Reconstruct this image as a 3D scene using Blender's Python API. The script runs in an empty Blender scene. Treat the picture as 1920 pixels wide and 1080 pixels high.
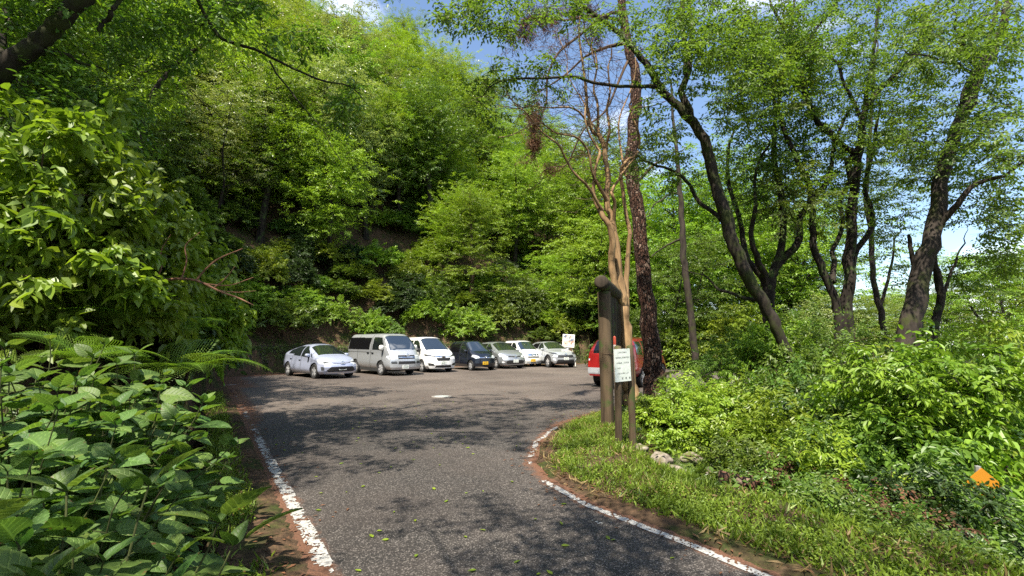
import bpy, math, random
import numpy as np
from mathutils import noise as mnoise, Vector
C = bpy.context.scene
R = math.radians
rng = np.random.default_rng(7)
random.seed(7)

# ---------------------------------------------------------------- camera, sky, sun, exposure
F_PX, CX, CY, CAM_H = 900.0, 960.0, 540.0, 1.6
PITCH = math.atan(100 / F_PX)
cam = bpy.data.cameras.new("camera")
cam.sensor_width = 36.0
cam.lens = 36.0 * F_PX / 1920
cam.clip_start, cam.clip_end = 0.05, 4000
camo = bpy.data.objects.new("camera", cam)
camo.location = (0, 0, CAM_H)
camo.rotation_euler = (math.pi / 2 + PITCH, 0, 0)
C.collection.objects.link(camo)
C.camera = camo

SUN_AZ = math.atan2(-0.40, -0.92)          # direction towards the sun, seen from above (x, y)
SUN_EL = R(60)
world = bpy.data.worlds.new("World")
C.world = world
world.use_nodes = True
wn, wl = world.node_tree.nodes, world.node_tree.links
wn.clear()
sky = wn.new('ShaderNodeTexSky'); sky.sky_type = 'NISHITA'; sky.sun_disc = False
sky.sun_elevation = SUN_EL; sky.sun_rotation = SUN_AZ
sky.air_density = 1.0; sky.dust_density = 0.6; sky.ozone_density = 1.6
tc = wn.new('ShaderNodeTexCoord')
mp = wn.new('ShaderNodeMapping'); mp.inputs['Scale'].default_value = (1.0, 1.0, 2.6)
mp.inputs['Location'].default_value = (2.1, 0.7, 0.35)
cn = wn.new('ShaderNodeTexNoise'); cn.inputs['Scale'].default_value = 2.3; cn.inputs['Detail'].default_value = 7; cn.inputs['Roughness'].default_value = 0.55
cr = wn.new('ShaderNodeValToRGB'); cr.color_ramp.elements[0].position = 0.50; cr.color_ramp.elements[1].position = 0.74
mixc = wn.new('ShaderNodeMix'); mixc.data_type = 'RGBA'
mixc.inputs['B'].default_value = (11.5, 11.6, 12.0, 1)
bg = wn.new('ShaderNodeBackground'); bg.inputs['Strength'].default_value = 0.11
wo = wn.new('ShaderNodeOutputWorld')
wl.new(tc.outputs['Generated'], mp.inputs['Vector']); wl.new(mp.outputs[0], cn.inputs['Vector'])
wl.new(cn.outputs['Fac'], cr.inputs['Fac']); wl.new(cr.outputs['Color'], mixc.inputs['Factor'])
wl.new(sky.outputs[0], mixc.inputs['A']); wl.new(mixc.outputs['Result'], bg.inputs['Color']); wl.new(bg.outputs[0], wo.inputs['Surface'])

sl = bpy.data.lights.new("sun", 'SUN'); sl.energy = 5.0; sl.angle = R(0.55); sl.color = (1.0, 0.92, 0.78)
so = bpy.data.objects.new("sun", sl)
sd = Vector((math.sin(SUN_AZ) * math.cos(SUN_EL), math.cos(SUN_AZ) * math.cos(SUN_EL), math.sin(SUN_EL)))
so.rotation_euler = sd.to_track_quat('Z', 'Y').to_euler()
so.location = (0, 0, 60)
C.collection.objects.link(so)

C.view_settings.view_transform = 'Standard'; C.view_settings.look = 'None'
C.view_settings.gamma = 1.0; C.view_settings.exposure = 1.28
C.render.engine = 'CYCLES'
cy = C.cycles
cy.max_bounces = 6; cy.diffuse_bounces = 3; cy.glossy_bounces = 2; cy.transmission_bounces = 4; cy.transparent_max_bounces = 4
cy.caustics_reflective = False; cy.caustics_refractive = False
cy.sample_clamp_indirect = 6
cy.use_denoising = False
C.render.filter_size = 1.2
cy.use_adaptive_sampling = True; cy.adaptive_threshold = 0.01

# ---------------------------------------------------------------- helpers: pixels of the photo to points
cp, sp_ = math.cos(PITCH), math.sin(PITCH)
def at(px, py, Y):
    a, b = (px - CX) / F_PX, (CY - py) / F_PX
    dx, dy, dz = a, cp - b * sp_, sp_ + b * cp
    t = Y / dy
    return np.array([dx * t, Y, CAM_H + dz * t])
def ground_at(px, py, z=0.0):
    a, b = (px - CX) / F_PX, (CY - py) / F_PX
    dx, dy, dz = a, cp - b * sp_, sp_ + b * cp
    t = (z - CAM_H) / dz
    return np.array([dx * t, dy * t, z])
def px_of(p):
    x, y, z = p[0], p[1], p[2] - CAM_H
    f = y * cp + z * sp_; u = -y * sp_ + z * cp
    return CX + F_PX * x / f, CY - F_PX * u / f

def unit(v):
    v = np.asarray(v, float)
    return v / np.maximum(np.linalg.norm(v, axis=-1, keepdims=True), 1e-9)
def sstep(x, a, b):
    t = np.clip((np.asarray(x, float) - a) / (b - a), 0, 1)
    return t * t * (3 - 2 * t)

# smooth value noise, vectorised
_tab = np.random.default_rng(3).random((256, 256))
def vnoise(x, y, s=1.0):
    x = np.asarray(x, float) * s + 1000.3; y = np.asarray(y, float) * s + 1000.7
    xi, yi = np.floor(x).astype(int), np.floor(y).astype(int)
    fx, fy = x - xi, y - yi
    fx = fx * fx * (3 - 2 * fx); fy = fy * fy * (3 - 2 * fy)
    g = lambda i, j: _tab[i % 256, j % 256]
    return (g(xi, yi) * (1 - fx) + g(xi + 1, yi) * fx) * (1 - fy) + (g(xi, yi + 1) * (1 - fx) + g(xi + 1, yi + 1) * fx) * fy
def fnoise(x, y, s=1.0):
    return (vnoise(x, y, s) * .5 + vnoise(x, y, s * 2.1) * .27 + vnoise(x, y, s * 4.3) * .15 + vnoise(x, y, s * 9.1) * .08)

# ---------------------------------------------------------------- helpers: meshes and objects
def new_mesh(name, V, faces, mats=(), tint=None, midx=None, smooth=False, uv=None):
    """faces: list of (m,k) int arrays"""
    me = bpy.data.meshes.new(name)
    V = np.ascontiguousarray(V, np.float32)
    faces = [np.asarray(f, np.int32) for f in faces if len(f)]
    nl = sum(f.size for f in faces); nf = sum(len(f) for f in faces)
    me.vertices.add(len(V)); me.vertices.foreach_set('co', V.ravel())
    me.loops.add(nl); me.polygons.add(nf)
    me.loops.foreach_set('vertex_index', np.concatenate([f.ravel() for f in faces]) if nf else np.zeros(0, np.int32))
    starts, s = [], 0
    for f in faces:
        starts.append(s + np.arange(len(f), dtype=np.int32) * f.shape[1]); s += f.size
    if nf: me.polygons.foreach_set('loop_start', np.concatenate(starts).astype(np.int32))
    for m in mats: me.materials.append(m)
    if midx is not None: me.polygons.foreach_set('material_index', np.ascontiguousarray(midx, np.int32))
    me.update(calc_edges=True)
    if tint is not None:
        at_ = me.attributes.new('tint', 'FLOAT', 'FACE'); at_.data.foreach_set('value', np.ascontiguousarray(tint, np.float32))
    if uv is not None:
        at_ = me.attributes.new('lot', 'FLOAT2', 'POINT'); at_.data.foreach_set('vector', np.ascontiguousarray(uv, np.float32).ravel())
    me.polygons.foreach_set('use_smooth', np.full(nf, smooth, bool))
    return me

class MB:
    def __init__(s): s.V = []; s.F = {}; s.n = 0
    def add(s, V, F, tint=.5, mat=0):
        V = np.asarray(V, float).reshape(-1, 3); F = np.asarray(F, int)
        if F.ndim == 1: F = F[None]
        if not len(F): return
        t = np.broadcast_to(np.asarray(tint, float), (len(F),)); m = np.broadcast_to(np.asarray(mat, int), (len(F),))
        s.F.setdefault(F.shape[1], []).append((F + s.n, t, m))
        s.V.append(V); s.n += len(V)
    def box(s, c, d, rz=0, mat=0, ry=0, rx=0):
        v = np.array([(x, y, z) for x in (-.5, .5) for y in (-.5, .5) for z in (-.5, .5)]) * d
        if rx: v = v @ np.array([[1, 0, 0], [0, math.cos(rx), math.sin(rx)], [0, -math.sin(rx), math.cos(rx)]])
        if ry: v = v @ np.array([[math.cos(ry), 0, -math.sin(ry)], [0, 1, 0], [math.sin(ry), 0, math.cos(ry)]])
        if rz: v = v @ np.array([[math.cos(rz), math.sin(rz), 0], [-math.sin(rz), math.cos(rz), 0], [0, 0, 1]])
        s.add(v + np.asarray(c, float), [(0, 1, 3, 2), (4, 6, 7, 5), (0, 4, 5, 1), (2, 3, 7, 6), (0, 2, 6, 4), (1, 5, 7, 3)], .5, mat)
    def tube(s, P, r, k=6, mat=0, tint=.5, cap=True, wob=0):
        P = np.asarray(P, float); n = len(P)
        r = np.broadcast_to(np.asarray(r, float), (n,))
        T = np.gradient(P, axis=0); T = unit(T)
        ref = np.array([0.31, 0.17, 0.93]) if abs(T[:, 2]).mean() < .8 else np.array([.9, .3, .1])
        A = unit(np.cross(T, ref)); B = np.cross(T, A)
        a = np.arange(k) * 2 * math.pi / k
        ca, sa = np.cos(a)[None, :, None], np.sin(a)[None, :, None]
        rr = r[:, None, None] * np.ones((n, k, 1))
        if wob: rr = rr * (1 + wob * (rng.random((n, k, 1)) - .5))
        V = P[:, None] + (A[:, None] * ca + B[:, None] * sa) * rr
        i = np.arange(n - 1)[:, None] * k; j = np.arange(k)[None]; j2 = (j + 1) % k
        F = np.stack([i + j, i + j2, i + k + j2, i + k + j], -1).reshape(-1, 4)
        s.add(V.reshape(-1, 3), F, tint, mat)
        if cap:
            s.add(np.vstack([V[-1], P[-1:] + T[-1:] * r[-1] * .3]), [(q, (q + 1) % k, k) for q in range(k)], tint, mat)
            s.add(np.vstack([V[0], P[:1]]), [((q + 1) % k, q, k) for q in range(k)], tint, mat)
    def lathe(s, prof, o, ax, k=24, mat=0):
        """prof (radius, height) pairs, round axis ax"""
        ax = unit(ax); u = unit(np.cross(ax, [.2, .3, .9] if abs(ax[2]) < .9 else [1, 0, 0])); w = np.cross(ax, u)
        a = np.arange(k) * 2 * math.pi / k; n = len(prof)
        V = np.array([np.asarray(o) + ax * h + rr * (u * math.cos(q) + w * math.sin(q)) for rr, h in prof for q in a])
        F = [(i * k + j, i * k + (j + 1) % k, (i + 1) * k + (j + 1) % k, (i + 1) * k + j) for i in range(n - 1) for j in range(k)]
        s.add(V, F, .5, mat)
    def build(s, name, mats, parent=None, smooth=False, mesh_only=False):
        V = np.concatenate(s.V) if s.V else np.zeros((0, 3))
        fs, ti, mi = [], [], []
        for k in sorted(s.F):
            for f, t, m in s.F[k]: ti.append(t); mi.append(m)
            fs.append(np.concatenate([f for f, _, _ in s.F[k]]))
        me = new_mesh(name, V, fs, mats if isinstance(mats, (list, tuple)) else [mats], np.concatenate(ti) if ti else None, np.concatenate(mi) if mi else None, smooth)
        return me if mesh_only else link(name, me, parent)

def link(name, data, parent=None, loc=None, rz=0):
    o = bpy.data.objects.new(name, data); C.collection.objects.link(o)
    if parent: o.parent = parent
    if loc is not None: o.location = tuple(float(q) for q in loc)
    if rz: o.rotation_euler = (0, 0, rz)
    return o
def tag(o, label=None, cat=None, group=None, kind=None):
    if label: o['label'] = label
    if cat: o['category'] = cat
    if group: o['group'] = group
    if kind: o['kind'] = kind
    return o
def thing(name, label, cat, loc=(0, 0, 0), rz=0, group=None):
    return tag(link(name, None, None, loc, rz), label, cat, group)
def copy_thing(root, loc, rz, scale, label, cat, group=None, mats=None, tilt=(0, 0)):
    r = root.copy(); C.collection.objects.link(r)
    r.location = tuple(float(q) for q in loc); r.rotation_euler = (tilt[0], tilt[1], rz); r.scale = tuple(scale) if hasattr(scale, '__len__') else (scale,) * 3
    for k in ('group', 'kind'):
        if k in r: del r[k]
    tag(r, label, cat, group)
    for ch in root.children:
        c = ch.copy(); C.collection.objects.link(c); c.parent = r
        if mats and ch.name.split('.')[0] in mats:
            c.material_slots[0].link = 'OBJECT'; c.material_slots[0].material = mats[ch.name.split('.')[0]]
    return r

# ---------------------------------------------------------------- materials
def mat(name, col=(.5, .5, .5), rough=.6, metal=0, spec=.5, coat=0):
    m = bpy.data.materials.new(name); m.use_nodes = True
    b = m.node_tree.nodes['Principled BSDF']
    b.inputs['Base Color'].default_value = (*col, 1); b.inputs['Roughness'].default_value = rough; b.inputs['Metallic'].default_value = metal
    b.inputs['Specular IOR Level'].default_value = spec; b.inputs['Coat Weight'].default_value = coat; b.inputs['Coat Roughness'].default_value = .04
    return m
class NT:
    def __init__(s, m): s.m = m; s.n = m.node_tree.nodes; s.l = m.node_tree.links; s.b = s.n['Principled BSDF']; s.out = s.n['Material Output']
    def new(s, t, **kw):
        q = s.n.new(t)
        for k, v in kw.items(): q.inputs[k].default_value = v
        return q
    def noise(s, scale, detail=4, rough=.55, vec=None):
        q = s.new('ShaderNodeTexNoise', Scale=scale, Detail=detail, Roughness=rough)
        if vec is not None: s.l.new(vec, q.inputs['Vector'])
        return q.outputs['Fac']
    def ramp(s, fac, stops, interp='LINEAR'):
        q = s.n.new('ShaderNodeValToRGB'); q.color_ramp.interpolation = interp; e = q.color_ramp.elements
        while len(e) < len(stops): e.new(.5)
        for el, (p, c) in zip(e, stops): el.position = p; el.color = (*c, 1) if len(c) == 3 else c
        s.l.new(fac, q.inputs['Fac']); return q.outputs['Color']
    def mix(s, f, a, b, mode='MIX'):
        q = s.n.new('ShaderNodeMix'); q.data_type = 'RGBA'; q.blend_type = mode
        for v, k in ((f, 'Factor'), (a, 'A'), (b, 'B')):
            if isinstance(v, (int, float)): q.inputs[k].default_value = v
            elif isinstance(v, tuple): q.inputs[k].default_value = (*v, 1)
            else: s.l.new(v, q.inputs[k])
        return q.outputs['Result']
    def math(s, op, a, b=0.0):
        q = s.n.new('ShaderNodeMath'); q.operation = op
        for v, i in ((a, 0), (b, 1)):
            if isinstance(v, (int, float)): q.inputs[i].default_value = v
            else: s.l.new(v, q.inputs[i])
        return q.outputs[0]
    def bump(s, h, st=.5, dist=.02):
        q = s.new('ShaderNodeBump', Strength=st, Distance=dist); s.l.new(h, q.inputs['Height']); s.l.new(q.outputs[0], s.b.inputs['Normal'])
    def obj(s): return s.n.new('ShaderNodeTexCoord').outputs['Object']
    def pos(s): return s.n.new('ShaderNodeNewGeometry').outputs['Position']
    def attr(s, n, o='Fac'):
        q = s.n.new('ShaderNodeAttribute'); q.attribute_name = n; return q.outputs[o]

def leaf_mat(name, A, B, trans=.38, rough=.42, spec=.45, vein=False, tcol=1.35, rand=.22):
    m = mat(name, A, rough, spec=spec); t = NT(m)
    f = t.attr('tint')
    col = t.mix(f, A, B)
    oi = t.n.new('ShaderNodeObjectInfo')
    hs = t.n.new('ShaderNodeHueSaturation'); t.l.new(col, hs.inputs['Color'])
    t.l.new(t.math('ADD', t.math('MULTIPLY', oi.outputs['Random'], .03), .485), hs.inputs['Hue'])
    t.l.new(t.math('ADD', t.math('MULTIPLY', oi.outputs['Random'], rand * 2), 1 - rand), hs.inputs['Value'])
    col = hs.outputs['Color']
    if vein: col = vein(t, col)
    t.l.new(col, t.b.inputs['Base Color'])
    tr = t.n.new('ShaderNodeBsdfTranslucent')
    tcolr = t.mix(1.0, col, (tcol, tcol * 1.03, tcol * .45), 'MULTIPLY'); t.l.new(tcolr, tr.inputs['Color'])
    ms = t.n.new('ShaderNodeMixShader'); ms.inputs[0].default_value = trans
    t.l.new(t.b.outputs[0], ms.inputs[1]); t.l.new(tr.outputs[0], ms.inputs[2]); t.l.new(ms.outputs[0], t.out.inputs['Surface'])
    return m
def bark_mat(name, A, B, moss=0, scale=9, stretch=.25, bump=.6, mosscol=(.05, .075, .02), scaly=False):
    m = mat(name, A, .9, spec=.2); t = NT(m)
    mp_ = t.n.new('ShaderNodeMapping'); mp_.inputs['Scale'].default_value = (1, 1, stretch); t.l.new(t.pos(), mp_.inputs['Vector'])
    n = t.noise(scale, 6, .65, mp_.outputs[0])
    col = t.ramp(n, [(.32, B), (.62, A)])
    if moss:
        n2 = t.noise(3.5, 4, .6, t.pos()); col = t.mix(t.ramp(n2, [(.62 - moss * .3, (0, 0, 0)), (.72 - moss * .2, (1, 1, 1))]), col, mosscol)
    if scaly:
        vv = t.new('ShaderNodeTexVoronoi', Scale=17.0); vv.feature = 'DISTANCE_TO_EDGE'; t.l.new(mp_.outputs[0], vv.inputs['Vector'])
        vc = t.new('ShaderNodeTexVoronoi', Scale=17.0); t.l.new(mp_.outputs[0], vc.inputs['Vector'])
        sc = t.n.new('ShaderNodeSeparateColor'); t.l.new(vc.outputs['Color'], sc.inputs[0])
        col = t.mix(t.ramp(vv.outputs[0], [(.02, (1, 1, 1)), (.10, (0, 0, 0))]), t.mix(t.ramp(sc.outputs[0], [(.6, (0, 0, 0)), (1, (1, 1, 1))]), col, (.24, .17, .13)), (.010, .006, .005)); n = t.math('ADD', n, t.ramp(vv.outputs[0], [(0, (0, 0, 0)), (.14, (1, 1, 1))]))
    t.l.new(col, t.b.inputs['Base Color']); t.bump(n, bump, .03)
    return m

def leaf_veins(t, col):
    s = t.n.new('ShaderNodeSeparateXYZ'); a = t.n.new('ShaderNodeAttribute'); a.attribute_name = 'leafuv'; t.l.new(a.outputs['Vector'], s.inputs[0])
    u, av = s.outputs[0], t.math('ABSOLUTE', s.outputs[1])
    ph = t.math('SUBTRACT', t.math('MULTIPLY', u, 7.5), t.math('MULTIPLY', av, 1.6)); tri = t.math('ABSOLUTE', t.math('SUBTRACT', t.math('FRACT', t.math('ADD', ph, .5)), .5))
    side = t.ramp(tri, [(.03, (1, 1, 1)), (.13, (0, 0, 0))]); mid_ = t.ramp(av, [(.025, (1, 1, 1)), (.075, (0, 0, 0))])
    v = t.math('MAXIMUM', side, mid_)
    light = t.mix(1.0, col, (1.5, 1.4, 1.5), 'MULTIPLY'); dark = t.mix(1.0, col, (.86, .88, .84), 'MULTIPLY')
    c = t.mix(v, dark, light)
    spot = t.math('ADD', t.noise(34, 4, .7, t.pos()), t.math('MULTIPLY', av, .16))
    c = t.mix(t.ramp(spot, [(.75, (0, 0, 0)), (.79, (1, 1, 1))]), c, (.16, .09, .035))
    t.bump(t.math('ADD', t.math('MULTIPLY', v, -1.0), t.math('MULTIPLY', t.noise(160, 3, .6, t.pos()), .5)), .5, .004)
    return c
LM = dict(
    fresh=leaf_mat('leaf_fresh', (.230, .325, .032), (.110, .190, .018)),
    yellow=leaf_mat('leaf_yellow', (.270, .360, .034), (.150, .240, .022)),
    mid=leaf_mat('leaf_mid', (.145, .222, .028), (.060, .118, .018)),
    pale=leaf_mat('leaf_pale', (.300, .340, .130), (.160, .215, .062), rough=.34),
    dark=leaf_mat('leaf_dark', (.050, .090, .020), (.028, .056, .015), trans=.3),
    cherry=leaf_mat('leaf_cherry', (.160, .235, .034), (.062, .112, .020), trans=.5, rough=.5),
    big=leaf_mat('leaf_hydrangea', (.155, .235, .050), (.048, .110, .022), trans=.36, rough=.52, rand=.12, vein=leaf_veins),
    fern=leaf_mat('leaf_fern', (.165, .265, .030), (.090, .170, .020), trans=.42),
    grass=leaf_mat('grass_blade', (.235, .310, .034), (.110, .175, .022), trans=.42, rough=.5),
    straw=leaf_mat('dry_grass_blade', (.340, .260, .110), (.190, .130, .055), trans=.25, rough=.7),
    brown=leaf_mat('leaf_litter', (.190, .085, .035), (.085, .042, .020), trans=.1, rough=.8),
    needle=leaf_mat('dead_needle', (.150, .062, .030), (.075, .034, .020), trans=.15, rough=.8),
)
BM = dict(
    dark=bark_mat('bark_dark', (.034, .027, .021), (.010, .008, .007), .3),
    mossy=bark_mat('bark_mossy', (.040, .032, .024), (.012, .010, .008), .6, mosscol=(.034, .042, .012)),
    grey=bark_mat('bark_grey', (.055, .044, .036), (.016, .013, .011), .3, mosscol=(.045, .050, .018)),
    pine=bark_mat('bark_pine', (.125, .062, .042), (.012, .007, .005), 0, 16, .45, 1.4, scaly=True),
    golden=bark_mat('bark_golden', (.330, .215, .110), (.085, .048, .024), 0, 9, .10, .4),
    twig=bark_mat('bark_twig', (.100, .066, .042), (.045, .030, .020), 0),
    red=bark_mat('twig_red', (.230, .120, .075), (.120, .060, .040), 0),
    greenstem=bark_mat('green_stem', (.060, .075, .022), (.035, .036, .016), 0),
    log=bark_mat('log_wood', (.105, .074, .044), (.034, .024, .016), .25, 10, .08, .4),
    logdark=bark_mat('log_wood_dark', (.055, .042, .030), (.018, .014, .011), .3, 10, .08, .4),
)
# ---------------------------------------------------------------- ground plan of the asphalt
LEFT = [(9.0, -12), (5.5, -7), (2.6, -2.5), (0.1, 1.36), (-1.25, 3.5), (-10.4, 18.0)]
BACK = [(-13.0, 21.6), (-12.3, 23.2), (-10.6, 26.3), (-7.6, 29.3), (-3, 31.8), (2, 34.0), (5.2, 35.0)]
RIGHT = [(11, 34.2), (15, 28), (13, 21.5), (7.4, 15.6), (4.7, 13.3), (2.9, 12.0), (1.75, 11.0), (.85, 9.6), (.35, 7.8), (.22, 6.55), (.33, 5.88), (.76, 4.88), (1.33, 4.11), (1.86, 3.29), (3.3, 1.0), (5.2, -2.5), (8.2, -7), (12, -12)]
LOT = np.array(LEFT + BACK + RIGHT, float)
def seg_dist(P, poly, closed=False):
    P = np.asarray(P, float); A = np.asarray(poly, float); B = np.roll(A, -1, 0)
    if not closed: A, B = A[:-1], B[:-1]
    d = np.full(len(P), 1e9)
    for a, b in zip(A, B):
        ab = b - a; t = np.clip(((P - a) @ ab) / (ab @ ab), 0, 1)
        d = np.minimum(d, np.linalg.norm(P - (a + t[:, None] * ab), axis=1))
    return d
def inside(P, poly):
    P = np.asarray(P, float); A = np.asarray(poly, float); B = np.roll(A, -1, 0); r = np.zeros(len(P), bool)
    for a, b in zip(A, B):
        if a[1] == b[1]: continue
        c = ((a[1] > P[:, 1]) != (b[1] > P[:, 1])) & (P[:, 0] < (b[0] - a[0]) * (P[:, 1] - a[1]) / (b[1] - a[1]) + a[0])
        r ^= c
    return r
def lot_d(P):
    d = seg_dist(P, LOT, True)
    return np.where(inside(P, LOT), -d, d)
HILL_SIDE = np.array([(9, -60), (6.8, -9), (1.2, 0), (-.3, 4.5), (-2, 12), (0, 24), (5.2, 35.0), (12, 52), (60, 200), (-400, 200), (-400, -60)], float)
WALL_Y0 = 16.0
def terrain(P):
    P = np.asarray(P, float).reshape(-1, 2); x, y = P[:, 0], P[:, 1]
    d = lot_d(P); dp = np.maximum(d, 0)
    hill = inside(P, HILL_SIDE)
    az = np.degrees(np.arctan2(x, y))
    nz = fnoise(x, y, .55) - .5; nf = fnoise(x, y, 2.2) - .5
    # hill side
    near = 1 - sstep(y, 13.5, 17)
    verge = .02 + .05 * nf * sstep(d, .1, .5)
    ditch = -.34 * sstep(d, .72, .84) * near
    wallh = near * (.50 + .05 * np.clip(y, 0, 12)) + (1 - near) * 1.35
    wd = near * 1.12 + (1 - near) * .62
    wall = sstep(d, wd, wd + .16) * (wallh + .34 * near)
    s = np.interp(az, [-180, -75, -30, -16, -8, 0, 4, 12, 20, 30, 45], [.6, .70, 1.0, 1.02, .96, .76, .60, .42, .20, .08, .0])
    dd = np.maximum(d - wd - .2, 0)
    dd = np.where(dd > 46, 46 + (dd - 46) * .25, dd)
    zh = verge + ditch + wall + s * dd * sstep(dd, -.2, 1.5) + sstep(dd, 0, 3) * (nz * 1.5 + nf * .35)
    # valley side
    mound = np.where(y > 8.4, .46, .10) * 0 + (.10 + .36 * sstep(y, 7.6, 12.5) * (1 - sstep(y, 18, 26))) * sstep(d, .15, 1.7)
    fall = .60 * np.maximum(dp - 1.3, 0) * (1 - sstep(y, 9.5, 13)) + .075 * np.maximum(dp - 3.0, 0) * sstep(y, 9.5, 13)
    floor_ = np.interp(np.hypot(x, y), [0, 12, 30, 80, 300], [-1.62, -1.62, -3.5, -14, -30])
    zr = np.maximum(.02 + mound - fall, floor_) + nf * .13 * sstep(d, .2, .8) + nz * .5 * sstep(d, 3, 9)
    t = sstep(az, 12, 26) * sstep(d, 1, 4)
    zr = zr + 0 * t
    road2 = np.clip(1 - np.abs(x - 8.6) / 2.2, 0, 1) * ((y > -6) & (y < 11))
    zr = zr * (1 - sstep(road2, .15, .5)) + (-1.62) * sstep(road2, .15, .5)
    z = np.where(hill, zh, zr)
    z = np.where(d < .32, (z + .0) * sstep(d, -.05, .3) - .16 * (1 - sstep(d, -.18, .14)) + .012 * sstep(d, .0, .3), z)
    return z
def tz(x, y): return float(terrain([(x, y)])[0])

# ---------------------------------------------------------------- the setting: ground, asphalt, lower road
def axis(parts):
    out = []
    for a, b, s in parts: out.append(np.arange(a, b - 1e-6, s))
    out.append([parts[-1][1]]); return np.concatenate(out)
xs = axis([(-400, -120, 20), (-120, -40, 4), (-40, -16, .8), (-16, -7, .3), (-7, 6, .12), (6, 16, .3), (16, 50, 1), (50, 140, 6), (140, 400, 20)])
ys = axis([(-60, -12, 4), (-12, 0, .5), (0, 14, .12), (14, 24, .2), (24, 40, .35), (40, 100, 1.5), (100, 400, 15)])
GX, GY = np.meshgrid(xs, ys, indexing='ij'); GP = np.stack([GX.ravel(), GY.ravel()], 1)
GZ = terrain(GP); nx_, ny_ = len(xs), len(ys)
i, j = np.meshgrid(np.arange(nx_ - 1), np.arange(ny_ - 1), indexing='ij'); q = (i * ny_ + j).ravel()
GF = np.stack([q, q + ny_, q + ny_ + 1, q + 1], 1)
m_soil = mat('forest_floor', (.07, .05, .03), .95, spec=.1); t = NT(m_soil)
na = t.noise(1.3, 6, .6, t.pos()); nb = t.noise(14, 5, .7, t.pos())
soil = t.ramp(nb, [(.3, (.030, .021, .014)), (.55, (.085, .055, .034)), (.75, (.165, .095, .055))])
green = t.ramp(nb, [(.35, (.030, .024, .014)), (.7, (.052, .072, .018))])
t.l.new(t.mix(t.ramp(na, [(.48, (0, 0, 0)), (.58, (1, 1, 1))]), soil, green), t.b.inputs['Base Color']); t.bump(nb, .8, .05)
ground = link('ground', new_mesh('ground', np.column_stack([GP, GZ]), [GF], [m_soil], smooth=True)); tag(ground, kind='structure')

# asphalt: a sheet whose rim dips under the soil
ax_ = axis([(-14.5, -12, .25), (-12, 8, .14), (8, 16.5, .25)]); ay_ = axis([(-12.5, 0, .4), (0, 14, .1), (14, 36, .22)])
AX, AY = np.meshgrid(ax_, ay_, indexing='ij'); AP = np.stack([AX.ravel(), AY.ravel()], 1); ad = lot_d(AP)
AZ = -.12 * sstep(ad, .22, .5) + .012 * (fnoise(AP[:, 0], AP[:, 1], .4) - .5) * 0
i, j = np.meshgrid(np.arange(len(ax_) - 1), np.arange(len(ay_) - 1), indexing='ij'); q = (i * len(ay_) + j).ravel()
AF = np.stack([q, q + len(ay_), q + len(ay_) + 1, q + 1], 1); AF = AF[(ad[AF] < .55).all(1)]
m_asph = mat('asphalt', (.05, .05, .05), .82, spec=.4); t = NT(m_asph)
P = t.pos()
lotv = t.n.new('ShaderNodeAttribute'); lotv.attribute_name = 'lot'
sx = t.n.new('ShaderNodeSeparateXYZ'); t.l.new(lotv.outputs['Vector'], sx.inputs[0])
vor = t.new('ShaderNodeTexVoronoi', Scale=110.0); t.l.new(P, vor.inputs['Vector'])
agg = t.n.new('ShaderNodeSeparateColor'); t.l.new(vor.outputs['Color'], agg.inputs[0])
stone = t.ramp(agg.outputs[0], [(.0, (.010, .009, .009)), (.5, (.023, .021, .019)), (.78, (.050, .044, .040)), (1.0, (.19, .172, .155))])
big = t.noise(.55, 5, .6, P); mid_ = t.noise(5, 5, .7, P)
col = t.mix(t.ramp(big, [(.35, (0, 0, 0)), (.7, (.55, .55, .55))]), stone, t.mix(.5, stone, (.125, .096, .080)))
col = t.mix(sx.outputs[1], col, t.mix(.62, stone, (.185, .147, .120)))            # the car park is an older, browner surface
dirt = t.ramp(t.math('ADD', sx.outputs[0], t.math('MULTIPLY', t.math('SUBTRACT', mid_, .5), 1.3)), [(.42, (0, 0, 0)), (.75, (1, 1, 1))])
lit = t.ramp(t.noise(60, 4, .7, P), [(.3, (.045, .024, .014)), (.55, (.135, .062, .034)), (.75, (.22, .12, .07))])
col = t.mix(dirt, col, lit)
dst = t.n.new('ShaderNodeVectorMath'); dst.operation = 'ADD'; nv_ = t.new('ShaderNodeTexNoise', Scale=1.7, Detail=4.0); t.l.new(P, nv_.inputs['Vector']); t.l.new(P, dst.inputs[0]); t.l.new(nv_.outputs['Color'], dst.inputs[1])
ck = t.new('ShaderNodeTexVoronoi', Scale=.42); ck.feature = 'DISTANCE_TO_EDGE'; t.l.new(dst.outputs[0], ck.inputs['Vector'])
crk = t.math('MULTIPLY', t.ramp(ck.outputs[0], [(0, (1, 1, 1)), (.009, (0, 0, 0))]), t.ramp(t.noise(.8, 3, .5, P), [(.5, (0, 0, 0)), (.62, (.8, .8, .8))]))
col = t.mix(crk, col, (.014, .012, .011))
stn = t.ramp(t.noise(.23, 6, .62, P), [(.36, (.62, .60, .60)), (.56, (1, 1, 1)), (.72, (1.2, 1.15, 1.1))])
col = t.mix(1.0, col, stn, 'MULTIPLY')
t.l.new(col, t.b.inputs['Base Color'])
t.bump(t.math('ADD', vor.outputs['Distance'], t.math('MULTIPLY', mid_, .4)), .55, .006)
rimw = np.where((AP[:, 1] < 12) & (AP[:, 0] > -1.5 - .4 * np.maximum(AP[:, 1], 0) * .9), .28, .75)
edge = 1 - sstep(-ad, -.15, rimw)
rim2 = np.where(inside(AP, HILL_SIDE) & (AP[:, 1] > 17), 1 - sstep(-ad, .2, 1.6), 0)
edge = np.maximum(edge, rim2 * .9)
old = sstep(AP[:, 1], 8.5, 14) * (.62 + .5 * (fnoise(AP[:, 0], AP[:, 1], .35) - .5))
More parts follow.
